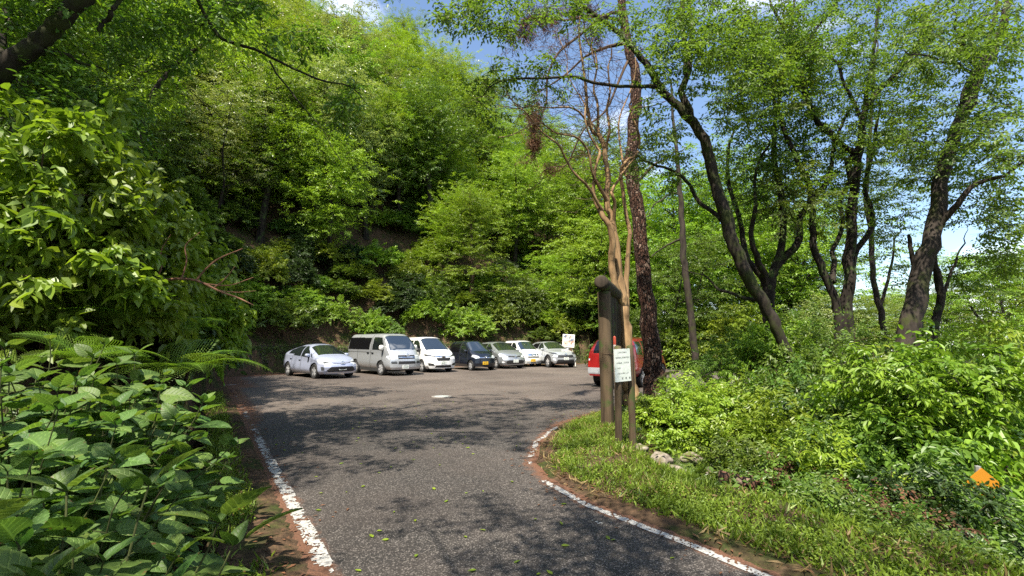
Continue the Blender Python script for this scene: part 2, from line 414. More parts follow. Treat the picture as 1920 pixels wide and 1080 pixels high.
road = link('road', new_mesh('road', np.column_stack([AP, AZ]), [AF], [m_asph], smooth=True, uv=np.stack([edge, np.clip(old, 0, 1)], 1))); tag(road, kind='structure')

# lower road on the valley side
mb = MB(); yy = np.linspace(-6, 11, 40); V = [(8.6 + sx_ * (1.05 + .0 * y) - .0, y, -1.585) for y in yy for sx_ in (-1, 1)]
mb.add(V, [(2 * k, 2 * k + 1, 2 * k + 3, 2 * k + 2) for k in range(39)])
m_low = mat('lower_asphalt', (.07, .07, .075), .85)
tag(mb.build('lower_road', m_low), kind='structure')

# white edge lines, worn: small patches of paint, lost wherever the noise says so
m_line = mat('road_paint', (.62, .61, .58), .7); t = NT(m_line)
t.l.new(t.ramp(t.noise(40, 5, .7, t.pos()), [(.35, (.17, .165, .155)), (.62, (.44, .43, .41))]), t.b.inputs['Base Color'])
def line_strip(path, width, thr, z=.005, cell=.013, fade=None, cracks=False):
    path = np.asarray(path, float); sg = np.linalg.norm(np.diff(path, axis=0), axis=1); cum = np.r_[0, np.cumsum(sg)]
    n = int(cum[-1] / cell); s = np.linspace(0, cum[-1], n + 1)
    c = np.stack([np.interp(s, cum, path[:, k]) for k in (0, 1)], 1); T = unit(np.gradient(c, axis=0)); N = np.stack([-T[:, 1], T[:, 0]], 1)
    m = max(3, int(width / cell)); o = np.linspace(-width / 2, width / 2, m + 1)
    G = c[:, None] + N[:, None] * (o[None, :, None] + .02 * (fnoise(s, s * 0, 5)[:, None, None] - .5))
    V = np.concatenate([G, np.full(G.shape[:2] + (1,), z)], -1)
    cx = (G[:-1, :-1] + G[1:, 1:]) / 2
    f = fnoise(cx[..., 0], cx[..., 1], 9) * .35 + fnoise(cx[..., 0], cx[..., 1], 34) * .3 + fnoise(cx[..., 0], cx[..., 1], 2.2) * .35
    e = np.abs((np.arange(m) + .5) / m - .5) * 2
    thr_s = thr + (np.interp(s[:-1], *fade) if fade else 0) * np.ones(n)
    keep = f > (thr_s[:, None] + .10 * e[None] ** 3)
    rid = np.abs(fnoise(cx[..., 0] + 5, cx[..., 1], 7.5) - .5) < .012 + .02 * fnoise(cx[..., 0], cx[..., 1], 1.1) * (not cracks)
    keep &= ~rid
    if cracks:
        ph = fnoise(s[:-1], s[:-1] * 0 + 3, 1.2) * 9 + s[:-1] / .27
        cr_ = (np.abs((ph + 1.2 * (np.arange(m) / m)[:, None] * .25).T % 1 - .5) * 2) > .9
        keep &= ~cr_
    a, b = np.nonzero(keep); q = a * (m + 1) + b
    return V.reshape(-1, 3), np.stack([q, q + m + 1, q + m + 2, q + 1], 1)
lp = [np.array((-.05, 1.6)), np.array((-1.25, 3.5)), np.array((-10.4, 18.0))]
V1, F1 = line_strip(lp, .128, .44, fade=([0, 1.6, 2.6, 6, 8.5, 11, 14, 20], [.16, .14, .0, .02, .07, .13, .2, .26]))
V2, F2 = line_strip([(2.6, 2.15), (1.86, 3.29), (1.33, 4.11), (.76, 4.88), (.36, 5.75)], .085, .30, fade=([0, 3, 4, 4.6], [.0, .02, .02, .14]), cracks=True)
V3, F3 = line_strip([(.24, 6.3), (.26, 6.9), (.40, 7.9), (.85, 9.3)], .10, .56)
V4, F4 = line_strip([(-10.6, 17.6), (-9.9, 19.2)], .12, .42)
V5, F5 = line_strip([(.80, 4.42), (.72, 4.52)], .05, .42)
mb = MB()
for V, Fq in ((V1, F1), (V2, F2), (V3, F3), (V4, F4), (V5, F5)): mb.add(V, Fq)
tag(mb.build('road_markings', m_line), kind='structure')

# mossy retaining wall behind the parked cars and along the ditch
m_wall = mat('mossy_stone', (.1, .1, .08), .95, spec=.15); t = NT(m_wall)
vo = t.new('ShaderNodeTexVoronoi', Scale=3.6); vo.feature = 'DISTANCE_TO_EDGE'; t.l.new(t.pos(), vo.inputs['Vector'])
n1 = t.noise(9, 6, .7, t.pos()); n2 = t.noise(2.4, 4, .6, t.pos())
st = t.ramp(n1, [(.3, (.030, .026, .020)), (.6, (.085, .072, .055)), (.8, (.15, .13, .10))])
ms_ = t.ramp(n1, [(.3, (.014, .022, .006)), (.7, (.060, .085, .020))])
c_ = t.mix(t.ramp(n2, [(.42, (0, 0, 0)), (.56, (1, 1, 1))]), st, ms_)
t.l.new(c_, t.b.inputs['Base Color']); t.bump(t.math('ADD', t.math('MULTIPLY', t.ramp(vo.outputs[0], [(0, (0, 0, 0)), (.12, (1, 1, 1))]), .7), n1), 1.0, .08)
def offset_path(path, off, step=.25):
    path = np.asarray(path, float); sg = np.linalg.norm(np.diff(path, axis=0), axis=1); cum = np.r_[0, np.cumsum(sg)]
    s = np.arange(0, cum[-1], step); c = np.stack([np.interp(s, cum, path[:, k]) for k in (0, 1)], 1)
    T = np.gradient(c, axis=0)
    for _ in range(6): T[1:-1] = (T[:-2] + 2 * T[1:-1] + T[2:]) / 4
    T = unit(T); return c + np.stack([-T[:, 1], T[:, 0]], 1) * off
def wall_mesh(path, off, z0, h, step, name):
    c = offset_path(path, off, step); out = offset_path(path, off + .3, step); n = len(c); nv = 12
    V = []
    for k in range(n):
        nrm = unit(out[k] - c[k])
        for v in range(nv):
            f = v / (nv - 1); z = z0 + (h(c[k]) - z0) * f
            bu = (fnoise(c[k][0] + c[k][1], z, 2.6) - .5) * .22 + .16 * f
            V.append((c[k][0] + nrm[0] * bu, c[k][1] + nrm[1] * bu, z))
        V.append((out[k][0] + nrm[0] * .3, out[k][1] + nrm[1] * .3, h(c[k]) + .02))
        V.append((out[k][0] + nrm[0] * .3, out[k][1] + nrm[1] * .3, z0))
    w = nv + 2
    Fq = [(k * w + v, (k + 1) * w + v, (k + 1) * w + v + 1, k * w + v + 1) for k in range(n - 1) for v in range(w - 1)]
    return link(name, new_mesh(name, np.array(V), [np.array(Fq)], [m_wall], smooth=True))
w1 = wall_mesh([(-9.2, 16.1)] + LEFT[-1:] + BACK, .62, -.1, lambda c: 1.35 + .25 * (fnoise(c[0], c[1], .8) - .5), .25, 'retaining_wall')
tag(w1, 'dark mossy stone retaining wall behind the row of parked cars', 'wall')
w2 = wall_mesh([(5.4, -6.9), (2.5, -2.45), (0, 1.4), (-1.25, 3.5), (-9.2, 16.1)], 1.12, -.42, lambda c: .46 + .05 * min(max(c[1], 0), 12), .2, 'ditch_wall')
tag(w2, 'low mossy earth and stone wall along the roadside ditch', 'wall')
# ---------------------------------------------------------------- foliage kit
def leaf_geo(P, D, N, L, W, kind='diamond', droop=.12):
    n = len(P); D = unit(D); S = unit(np.cross(D, N)); N = np.cross(S, D)
    L = np.broadcast_to(L, (n,))[:, None]; W = np.broadcast_to(W, (n,))[:, None] * L
    if kind == 'diamond':
        V = np.stack([P, P + D * L * .42 + S * W * .5 + N * W * .12, P + D * L - N * L * droop, P + D * L * .42 - S * W * .5 + N * W * .12], 1)
        F = (np.arange(n) * 4)[:, None, None] + np.array([[0, 1, 2], [0, 2, 3]])[None]
        return V.reshape(-1, 3), F.reshape(-1, 3), 2
    V = np.stack([P, P + D * L * .26 + S * W * .44 + N * W * .14, P + D * L * .62 + S * W * .40 + N * (W * .10 - L * droop * .3),
                  P + D * L - N * L * droop, P + D * L * .62 - S * W * .40 + N * (W * .10 - L * droop * .3), P + D * L * .26 - S * W * .44 + N * W * .14], 1)
    F = (np.arange(n) * 6)[:, None, None] + np.array([[0, 1, 2, 3], [0, 3, 4, 5]])[None]
    return V.reshape(-1, 3), F.reshape(-1, 4), 2
def add_leaves(mb, P, D, N, L, W=.5, kind='diamond', droop=.12, tint=None, mat=0):
    P = np.asarray(P, float)
    if not len(P): return
    V, F, k = leaf_geo(P, np.asarray(D, float), np.asarray(N, float), L, W, kind, droop)
    if tint is None: tint = np.clip(rng.normal(.5, .28, len(P)), 0, 1)
    mb.add(V, F, np.repeat(tint, k), mat)

def spray_template(nside, nleaf, flat=.25, droop=.25, g=rng):
    """twigs with leaves, lying along +x with unit length; returns leaf pos, dir, normal and the twig lines"""
    lines = [np.array([[0, 0, 0], [.5, 0, .03], [1, 0, -.06]])]
    for k in range(nside):
        x = .12 + .75 * (k + g.random() * .6) / nside; sg = 1 if k % 2 else -1; ln = (.58 - .34 * x) * g.uniform(.7, 1.25); a = g.uniform(.6, 1.05)
        e = np.array([x + ln * math.cos(a), sg * ln * math.sin(a), g.normal(0, flat * .4)])
        lines.append(np.array([[x, 0, .02], (np.array([x, 0, .02]) + e) / 2 + [0, 0, .02], e]))
    P, D, N = [], [], []
    for li, l in enumerate(lines):
        ln = np.linalg.norm(l[-1] - l[0]); m = max(3, int(nleaf * ln / 1.0))
        for q in range(m):
            f = (q + .6 * g.random()) / m
            if li == 0: f = .25 + .75 * f
            p = l[0] * (1 - f) ** 2 + 2 * l[1] * f * (1 - f) + l[2] * f * f
            d = unit(l[-1] - l[0]); s = 1 if q % 2 else -1
            side = unit(np.cross(d, [0, 0, 1]))
            dd = d * g.uniform(.3, .9) + side * s * g.uniform(.4, 1) + np.array([0, 0, g.normal(-droop, .22)])
            P.append(p + [0, 0, g.normal(0, .02)]); D.append(dd); N.append(np.array([g.normal(0, flat), g.normal(0, flat), 1.0]))
    return np.array(P), unit(np.array(D)), unit(np.array(N)), lines
TPL = [spray_template(g_, n_, .35) for g_, n_ in ((4, 12), (5, 12), (4, 11), (6, 12), (5, 10), (3, 12), (6, 11), (4, 13))]
def add_sprays(mb, E, D, size, L, W=.5, kind='diamond', tilt=.25, droop=.12, twig_mb=None, twig_r=.004, back=.55, keep=1.0, matl=0):
    E = np.asarray(E, float); D = unit(D); n = len(E); size = np.broadcast_to(size, (n,))
    which = rng.integers(0, len(TPL), n)
    U = unit(np.array([0, 0, 1.0]) + rng.normal(0, tilt, (n, 3)))
    Yv = unit(np.cross(U, D)); U = np.cross(D, Yv)
    flip = np.where(rng.random(n) < .5, -1, 1)[:, None]; Yv = Yv * flip
    bt = rng.normal(0, .2, n)                       # whole sprays differ a little in tone
    for w, (p, d, nn, lines) in enumerate(TPL):
        k = np.nonzero(which == w)[0]
        if not len(k): continue
        M = np.stack([D[k], Yv[k], U[k]], 1)        # rows are axes
        o = E[k] - D[k] * size[k][:, None] * back
        PP = o[:, None] + np.einsum('lj,kjc->klc', p, M) * size[k][:, None, None]
        DD = np.einsum('lj,kjc->klc', d, M); NN = np.einsum('lj,kjc->klc', nn, M)
        tn = np.clip(rng.normal(.5, .2, PP.shape[:2]) + bt[k][:, None], 0, 1)
        PP, DD, NN, tn = PP.reshape(-1, 3), DD.reshape(-1, 3), NN.reshape(-1, 3), tn.ravel()
        if keep < 1:
            s = rng.random(len(PP)) < keep; PP, DD, NN, tn = PP[s], DD[s], NN[s], tn[s]
        add_leaves(mb, PP, DD, NN, L * rng.uniform(.65, 1.25, len(PP)), W, kind, droop, tn, matl)
        if twig_mb is not None:
            for q, kk in enumerate(k):
                for l in lines[:4]:
                    V = o[q] + (l @ M[q]) * size[kk]
                    twig_mb.tube(V, [twig_r, twig_r * .7, twig_r * .35], 3, cap=False)
def bez(p, c, e, n):
    f = np.linspace(0, 1, n)[:, None]; return p * (1 - f) ** 2 + 2 * c * f * (1 - f) + e * f * f
def connect(mb, skel, E, rmax=.03, lift=.12, k=4, seg=5, reach=1.0, rfac=.007):
    """thin branches from a skeleton (points with radii) to the crown points E; returns the direction each arrives in"""
    S = [np.asarray(skel[0], float)]; SR = [np.asarray(skel[1], float)]
    E = np.asarray(E, float); allp = S[0].copy(); allr = SR[0].copy()
    dist = np.array([np.min(np.linalg.norm(allp - e, axis=1)) for e in E]); order = np.argsort(dist); D = np.zeros_like(E)
    root = allp[0]
    for q in order:
        e = E[q]; dv = np.linalg.norm(allp - e, axis=1) + .55 * np.maximum(allp[:, 2] - e[2] + .1, 0) + .12 * np.linalg.norm(allp - root, axis=1) * 0
        b = int(np.argmin(dv)); p = allp[b]; v = e - p; ln = np.linalg.norm(v) + 1e-6
        c = (p + e) / 2 + np.array([0, 0, lift * ln]) + rng.normal(0, .09 * ln, 3)
        pts = bez(p, c, e, seg); r0 = min(allr[b] * .7, rmax, .005 + rfac * ln)
        mb.tube(pts, np.linspace(r0, max(r0 * .35, .0025), seg), k, cap=False)
        D[q] = unit(e - c) if ln > .05 else unit(v + [0.01, 0, 0])
        allp = np.vstack([allp, pts[1:]]); allr = np.r_[allr, np.linspace(r0, r0 * .45, seg)[1:]]
    return D
def wobbly(p, e, n, amp, bend=(0, 0, 0)):
    p, e = np.asarray(p, float), np.asarray(e, float); f = np.linspace(0, 1, n)[:, None]; ln = np.linalg.norm(e - p)
    w = np.zeros((n, 3))
    for fr in (1.0, 2.3, 4.1):
        w += np.sin(f * fr * 5 + rng.random(3) * 7) * amp * ln / fr
    w -= w[0] * (1 - f) ** 2
    return p + (e - p) * f + w * np.minimum(f * 3, 1) + np.asarray(bend) * (4 * f * (1 - f)) * ln

def tree_proto(height, spread, n_limbs, n_spr, leafL, spr, lm, bark, base=.3, tier=0, leafW=.52, lean=.1, multi=1, kind='diamond', tilt=.28, shape='round', r0=None):
    """an upright broadleaf: trunk mesh and crown mesh, standing at the origin"""
    wood, crown = MB(), MB(); sk, sr = [], []
    r0 = r0 or .018 * height
    stems = []
    for m in range(multi):
        az = rng.random() * 6.28; off = lean * height * (1 if multi == 1 else 2.2)
        top = np.array([math.cos(az) * off, math.sin(az) * off, height * .9]); n = 14
        st = wobbly(np.array([math.cos(az), math.sin(az), 0]) * (0 if multi == 1 else r0 * 1.1) + [0, 0, -.3], top, n, .018)
        rr = np.interp(np.linspace(0, 1, n), [0, .06, .5, 1], [r0 * 1.5, r0, r0 * .62, r0 * .12]) / math.sqrt(multi)
        wood.tube(st, rr, 8); stems.append((st, rr)); sk.append(st[3:]); sr.append(rr[3:])
    for l in range(n_limbs):
        st, rr = stems[l % multi]; f = base + (.95 - base) * (l + rng.random()) / n_limbs; ii = f * (len(st) - 1); i0 = int(ii)
        p = st[i0] + (st[min(i0 + 1, len(st) - 1)] - st[i0]) * (ii - i0); az = l * 2.4 + rng.normal(0, .4)
        env = (math.sin(math.pi * min(1, .18 + .82 * (1 - (f - base) / (1 - base)))) * .5 + .5 * (1 - (f - base) / (1 - base))) if shape == 'round' else (1.05 - (f - base) / (1 - base))
        ln = spread * max(.25, env) * rng.uniform(.75, 1.1); up = rng.uniform(.25, .7) if not tier else rng.uniform(-.02, .18)
        e = p + np.array([math.cos(az) * ln, math.sin(az) * ln, ln * up]); lp_ = wobbly(p, e, 8, .03, (0, 0, .06)); lr = np.linspace(min(rr[i0] * .6, .012 * ln + .02), .012, 8)
        wood.tube(lp_, lr, 5); sk.append(lp_); sr.append(lr)
    skp, skr = np.concatenate(sk), np.concatenate(sr)
    # crown points: clumps round the limbs' outer halves and the top
    E = []
    limbs = [s for s in sk[multi:]]
    while len(E) < n_spr:
        l = limbs[rng.integers(len(limbs))]; f = rng.uniform(.35, 1.0) ** .8; p = l[int(f * (len(l) - 1))]
        rad = .2 * spread * (1 if not tier else 1.15)
        E.append(p + rng.normal(0, 1, 3) * np.array([rad, rad, rad * (.7 if not tier else .13)]) * 1.25 + [0, 0, .03 * spread])
    E = np.array(E); D = connect(wood, (skp, skr), E, .02, .08, 3, 4)
    c0 = np.array([0, 0, height * .5])
    out = E - c0; out[:, 2] *= .25; D = unit(unit(D) + .8 * unit(out)); D[:, 2] *= .35 if not tier else .15
    add_sprays(crown, E, D, spr * rng.uniform(.75, 1.25, len(E)), leafL, leafW, kind, tilt)
    return wood.build('trunk', bark, mesh_only=True), crown.build('crown', lm, mesh_only=True)

def shrub_proto(height, spread, n_spr, leafL, spr, lm, bark, leafW=.5, kind='diamond', tilt=.4, stems=9, droop=.15):
    wood, crown = MB(), MB(); sk, sr = [], []
    for s in range(stems):
        az = s * 2.4 + rng.normal(0, .3); ra = spread * rng.uniform(.25, .85)
        e = np.array([math.cos(az) * ra, math.sin(az) * ra, height * rng.uniform(.55, .95) * (1 - .3 * (ra / spread) ** 2)])
        st = wobbly(np.array([math.cos(az), math.sin(az), -.8]) * .1, e, 7, .03, (0, 0, .08)); rr = np.linspace(.012 + .006 * height, .005, 7)
        wood.tube(st, rr, 4); sk.append(st); sr.append(rr)
    a = rng.random(n_spr) * 6.28; rr_ = np.sqrt(rng.random(n_spr)); zf = rng.random(n_spr) ** .7
    dome = np.sqrt(np.maximum(0, 1 - rr_ ** 2 * .92))
    lob = 1 + .22 * np.sin(a * 3 + 1) + .14 * np.sin(a * 5 + rr_ * 6)
    E = np.stack([np.cos(a) * rr_ * spread * lob, np.sin(a) * rr_ * spread * lob, .12 + height * dome * (.30 + .70 * zf) * (1 + .15 * np.sin(a * 4 + 2))], 1)
    D = connect(wood, (np.concatenate(sk), np.concatenate(sr)), E, .012, .1, 3, 4)
    out = E * [1, 1, .3]; D = unit(D + 1.0 * unit(out) + rng.normal(0, .25, E.shape)); D[:, 2] = D[:, 2] * .5
    add_sprays(crown, E, D, spr * rng.uniform(.7, 1.25, n_spr), leafL, leafW, kind, tilt, droop)
    return wood.build('stem', bark, mesh_only=True), crown.build('foliage', lm, mesh_only=True)

def make_plant(name, meshes, parts, label, cat, loc, rz=0, scale=1, group=None):
    t_ = thing(name, label, cat, loc, rz, group); t_.scale = (scale,) * 3
    for me, pn in zip(meshes, parts): link(pn, me, t_)
    return t_

# ---------------------------------------------------------------- woodland on the hillside
PROTO = {}
def proto(key, name, parts, meshes): PROTO[key] = (name, parts, meshes)
TP = ('trunk', 'crown'); SPN = ('stem', 'foliage')
proto('airy', 'broadleaf_tree', TP, tree_proto(9.5, 3.3, 20, 800, .125, .8, LM['fresh'], BM['dark'], .28))
proto('airy2', 'broadleaf_tree', TP, tree_proto(11, 3.6, 22, 900, .125, .82, LM['mid'], BM['dark'], .32, lean=.14))
proto('multi', 'broadleaf_tree', TP, tree_proto(8.5, 3.4, 22, 620, .12, .75, LM['pale'], BM['dark'], .3, multi=3, lean=.12))
proto('tier', 'tiered_tree', TP, tree_proto(9, 3.0, 26, 800, .10, .7, LM['fresh'], BM['twig'], .16, tier=1, tilt=.14, shape='cone', lean=.03))
proto('tier2', 'maple_tree', TP, tree_proto(6.5, 3.0, 16, 750, .09, .65, LM['yellow'], BM['dark'], .25, tier=1, tilt=.18, lean=.16, multi=2))
proto('round', 'broadleaf_tree', TP, tree_proto(7.5, 3.0, 18, 800, .11, .7, LM['yellow'], BM['grey'], .3))
proto('sparse', 'broadleaf_tree', TP, tree_proto(9.5, 3.6, 14, 230, .13, .9, LM['fresh'], BM['dark'], .4))
proto('bush', 'bank_shrub', SPN, shrub_proto(1.7, 1.45, 330, .115, .42, LM['mid'], BM['twig']))
proto('bush2', 'bank_shrub', SPN, shrub_proto(1.3, 1.3, 330, .095, .36, LM['fresh'], BM['twig'], tilt=.3))
proto('bush3', 'bank_shrub', SPN, shrub_proto(2.3, 1.6, 420, .12, .5, LM['yellow'], BM['twig'], tilt=.3))
def place(key, x, y, sc, label, cat, group, lm=None, z=None, rz=None, tilt=(0, 0), sz=None):
    name, parts, meshes = PROTO[key][:3]
    z = tz(x, y) - .05 if z is None else z; rz = rng.random() * 6.28 if rz is None else rz
    s3 = (sc, sc, sc * (sz or 1))
    if len(PROTO[key]) == 3:
        r = make_plant(name, meshes, parts, label, cat, (x, y, z), rz, 1, group); PROTO[key] = (name, parts, meshes, r)
    else:
        r = copy_thing(PROTO[key][3], (x, y, z), rz, s3, label, cat, group)
    r.scale = s3; r.rotation_euler = (tilt[0], tilt[1], rz)
    for ch in r.children:
        if ch.name.split('.')[0] in ('crown', 'foliage'):
            s_ = ch.material_slots[0]; s_.link = 'OBJECT'; s_.material = lm or ch.data.materials[0]
    return r
def where(x, y, z):
    px, py = px_of((x, y, z))
    for lim, w in ((300, 'above the roadside ferns'), (520, 'above the roadside ditch'), (650, 'above the hatchback'), (800, 'above the silver van'), (900, 'above the white minivan'), (1000, 'above the silver wagon'), (1110, 'above the picture sign'), (1300, 'behind the log notice board')):
        if px < lim: return w
    return 'beyond the leaning cherry tree'
def level(dd):
    return 'low on the slope' if dd < 9 else 'halfway up the slope' if dd < 20 else 'high up the slope'
KIND = dict(airy=('tall airy tree', 'tree'), airy2=('tall slender tree', 'tree'), multi=('many-stemmed tree', 'tree'), tier=('tree with flat tiers', 'tree'), tier2=('spreading maple-like tree', 'tree'), round=('round-crowned tree', 'tree'),
            bush=('dense leafy shrub', 'shrub'), bush2=('low fine-leaved shrub', 'shrub'), bush3=('tall loose shrub', 'shrub'))
TONE = {'fresh': 'fresh green', 'mid': 'mid green', 'pale': 'pale silvery green', 'dark': 'dark green', 'yellow': 'yellow-green'}
def put(key, x, y, sc, tone, rz=None, tilt=(0, 0), sz=None, z=None):
    zz = tz(x, y); dd = float(lot_d(np.array([(x, y)]))[0])
    lab = f"{TONE[tone]} {KIND[key][0]} {level(dd) if zz > .4 else 'on the flat ground'} {where(x, y, zz + (3 if KIND[key][1] == 'tree' else .6))}"
    return place(key, x, y, sc, lab, KIND[key][1], lab + ', one of a cluster', LM[tone], None if z is None else z, rz, tilt, sz)

# hillside trees: jittered rows that thin out with distance
pts = []
yv = -6.0
g2 = np.random.default_rng(11)
cand = [(x, y) for x in np.arange(-62, 24, 3.3) for y in np.arange(-6, 82, 3.3)]
cand = np.array(cand) + g2.uniform(-1.2, 1.2, (len(cand), 2))
cd = lot_d(cand); hs = inside(cand, HILL_SIDE)
n_tree = 0
for (x, y), d_, h_ in zip(cand, cd, hs):
    dist = math.hypot(x, y); az = math.degrees(math.atan2(x, y))
    if not h_ or d_ < 4.2 or dist > 70: continue
    zz = tz(x, y); px, py = px_of((x, y, zz + 5)) if y > 1 else (-9999, 0)
    if y < 9 and (d_ < 8 or d_ > 15 or y < 3 or g2.random() < .5): continue
    if y >= 9 and not (-330 < px < 1330): continue
    if zz > 48 or (dist > 45 and g2.random() < .35): continue
    if py < -520: continue
    if g2.random() < .12: continue
    if 840 < px < 930 and 380 < py < 560 and d_ < 9: continue
    if d_ < 6 and g2.random() < .35: continue
    key = g2.choice(['airy', 'airy2', 'multi', 'tier', 'tier2', 'round'], p=[.27, .19, .22, .07, .12, .13])
    if px < 380: tone = g2.choice(['fresh', 'mid', 'dark', 'yellow'], p=[.5, .25, .05, .2])
    elif px < 820: tone = g2.choice(['fresh', 'pale', 'mid', 'yellow'], p=[.40, .40, .07, .13])
    else: tone = g2.choice(['fresh', 'yellow', 'mid', 'pale'], p=[.5, .22, .18, .1])
    sc = g2.uniform(.8, 1.2) * (1.0 if d_ > 7 else .72) * (1.28 if az < -7 else 1.2 if az < 5 else 1.0)
    put(key, x, y, sc, tone, None, (g2.normal(0, .06), g2.normal(0, .06))); n_tree += 1
for (x, y, k_, sc) in ((.4, -2.4, 'sparse', .8), (-1.2, -.5, 'sparse', .8), (-5.2, 4.3, 'sparse', 1.12)):
    place(k_, x, y, sc, 'tall leafy tree on the left bank beside the viewer, casting shade on the road', 'tree', 'shade trees on the left bank', LM['fresh'])
# the tiered tree by the silver wagon and its neighbours at the foot of the slope
p = at(886, 520, 38); put('tier', p[0], 35.9, 1.15, 'fresh', .4)
p = at(1010, 560, 39); put('tier2', p[0], 38.5, .9, 'yellow')
# wood beyond the car park on the flat ground
for (px, Y, key, sc, tone) in [(1085, 38, 'tier2', 1.0, 'yellow'), (1130, 43, 'round', 1.2, 'fresh'), (1165, 37, 'tier2', .9, 'fresh'), (1215, 41, 'airy', 1.0, 'yellow'), (1255, 35, 'round', 1.0, 'fresh'), (1300, 42, 'tier2', 1.2, 'yellow'),
                               (1340, 36, 'airy', .95, 'fresh'), (1385, 44, 'round', 1.1, 'pale'), (1430, 37, 'tier2', 1.15, 'fresh'), (1475, 43, 'airy2', .9, 'yellow'), (1525, 36, 'round', .85, 'fresh'), (1570, 42, 'tier2', 1.1, 'yellow'),
                               (1115, 50, 'airy', 1.15, 'fresh'), (1190, 52, 'airy2', 1.1, 'yellow'), (1270, 54, 'airy', 1.1, 'pale'), (1350, 55, 'multi', 1.2, 'fresh'), (1240, 30, 'tier2', .75, 'mid'), (1180, 31, 'bush3', 1.3, 'mid'),
                               (1150, 40, 'bush3', 1.6, 'fresh'), (1300, 29, 'bush3', 1.4, 'fresh'), (1360, 28, 'bush3', 1.5, 'yellow'), (1420, 27, 'bush3', 1.5, 'fresh'), (1480, 27, 'bush', 1.6, 'mid'), (1230, 36, 'bush', 1.8, 'mid'), (1330, 33, 'bush', 1.8, 'mid'), (1110, 39, 'bush', 1.6, 'mid'), (1265, 32, 'bush3', 1.4, 'mid'),
                               (1545, 30, 'bush3', 1.7, 'pale'), (1620, 30, 'tier2', .8, 'fresh'), (1690, 33, 'round', .75, 'pale'), (1760, 30, 'round', .8, 'mid'), (1720, 40, 'airy', .8, 'fresh'), (1640, 38, 'round', .8, 'fresh'), (1830, 20, 'tier2', .8, 'yellow'), (1900, 17, 'tier2', .85, 'fresh'), (1880, 26, 'round', .8, 'fresh'), (1960, 22, 'round', .9, 'mid'), (1800, 40, 'airy', .7, 'pale')]:
    p = at(px, 600, Y); put(key, p[0], Y, sc * (1.0 if key.startswith('bush') or px > 1600 else 1.8 if 1190 < px < 1560 else 1.5), tone)
# shrubs over the bank
cand = np.array([(x, y) for x in np.arange(-34, 13, 1.45) for y in np.arange(9, 47, 1.45)]) + 0.0
cand += g2.uniform(-.7, .7, cand.shape); cd = lot_d(cand); hs = inside(cand, HILL_SIDE); n_sh = 0
for (x, y), d_, h_ in zip(cand, cd, hs):
    if not h_ or d_ < 1.25 or d_ > 17: continue
    zz = tz(x, y); px, py = px_of((x, y, zz + .7))
    if not (-60 < px < 1200): continue
    if d_ > 5 and g2.random() < (.4 if d_ < 11 else .62): continue
    if y < 12.5 and d_ < 3: continue
    key = g2.choice(['bush', 'bush2', 'bush3'], p=[.4, .35, .25])
    tone = g2.choice(['fresh', 'mid', 'yellow', 'dark'], p=[.36, .34, .2, .1]) if px > 430 else g2.choice(['fresh', 'mid', 'dark'], p=[.3, .5, .2])
    put(key, x, y, g2.uniform(.75, 1.3), tone, None, (g2.normal(0, .1), g2.normal(0, .1)), g2.uniform(.75, 1.2)); n_sh += 1
print('trees', n_tree, 'shrubs', n_sh)

# ---------------------------------------------------------------- traced trees: stems follow the photo, each at its own distance
label_taper = True
def stem_pts(tr, Y, sub=4):
    P = np.array([at(a[0], a[1], Y + (a[3] if len(a) > 3 else 0)) for a in tr]); r = np.array([a[2] for a in tr], float) * Y / F_PX
    if r[-1] > .012 and label_taper:
        dv = unit(P[-1] - P[-2]); ex = r[-1] * 26; P = np.vstack([P, P[-1] + dv * ex * .5 + [.06 * ex, 0, .05 * ex], P[-1] + dv * ex + [-.05 * ex, .1 * ex, .05 * ex]]); r = np.r_[r, r[-1] * .55, .003]
    n = (len(P) - 1) * sub + 1; u = np.linspace(0, len(P) - 1, n); i = np.minimum(u.astype(int), len(P) - 2); f = (u - i)[:, None]
    Pm = np.vstack([2 * P[0] - P[1], P, 2 * P[-1] - P[-2]])
    a, b, c, d = Pm[i], Pm[i + 1], Pm[i + 2], Pm[i + 3]
    S = .5 * (2 * b + (c - a) * f + (2 * a - 5 * b + 4 * c - d) * f ** 2 + (3 * b - a - 3 * c + d) * f ** 3)
    rr = np.interp(u, np.arange(len(P)), r)
    return S + rng.normal(0, .12, S.shape) * rr[:, None], rr
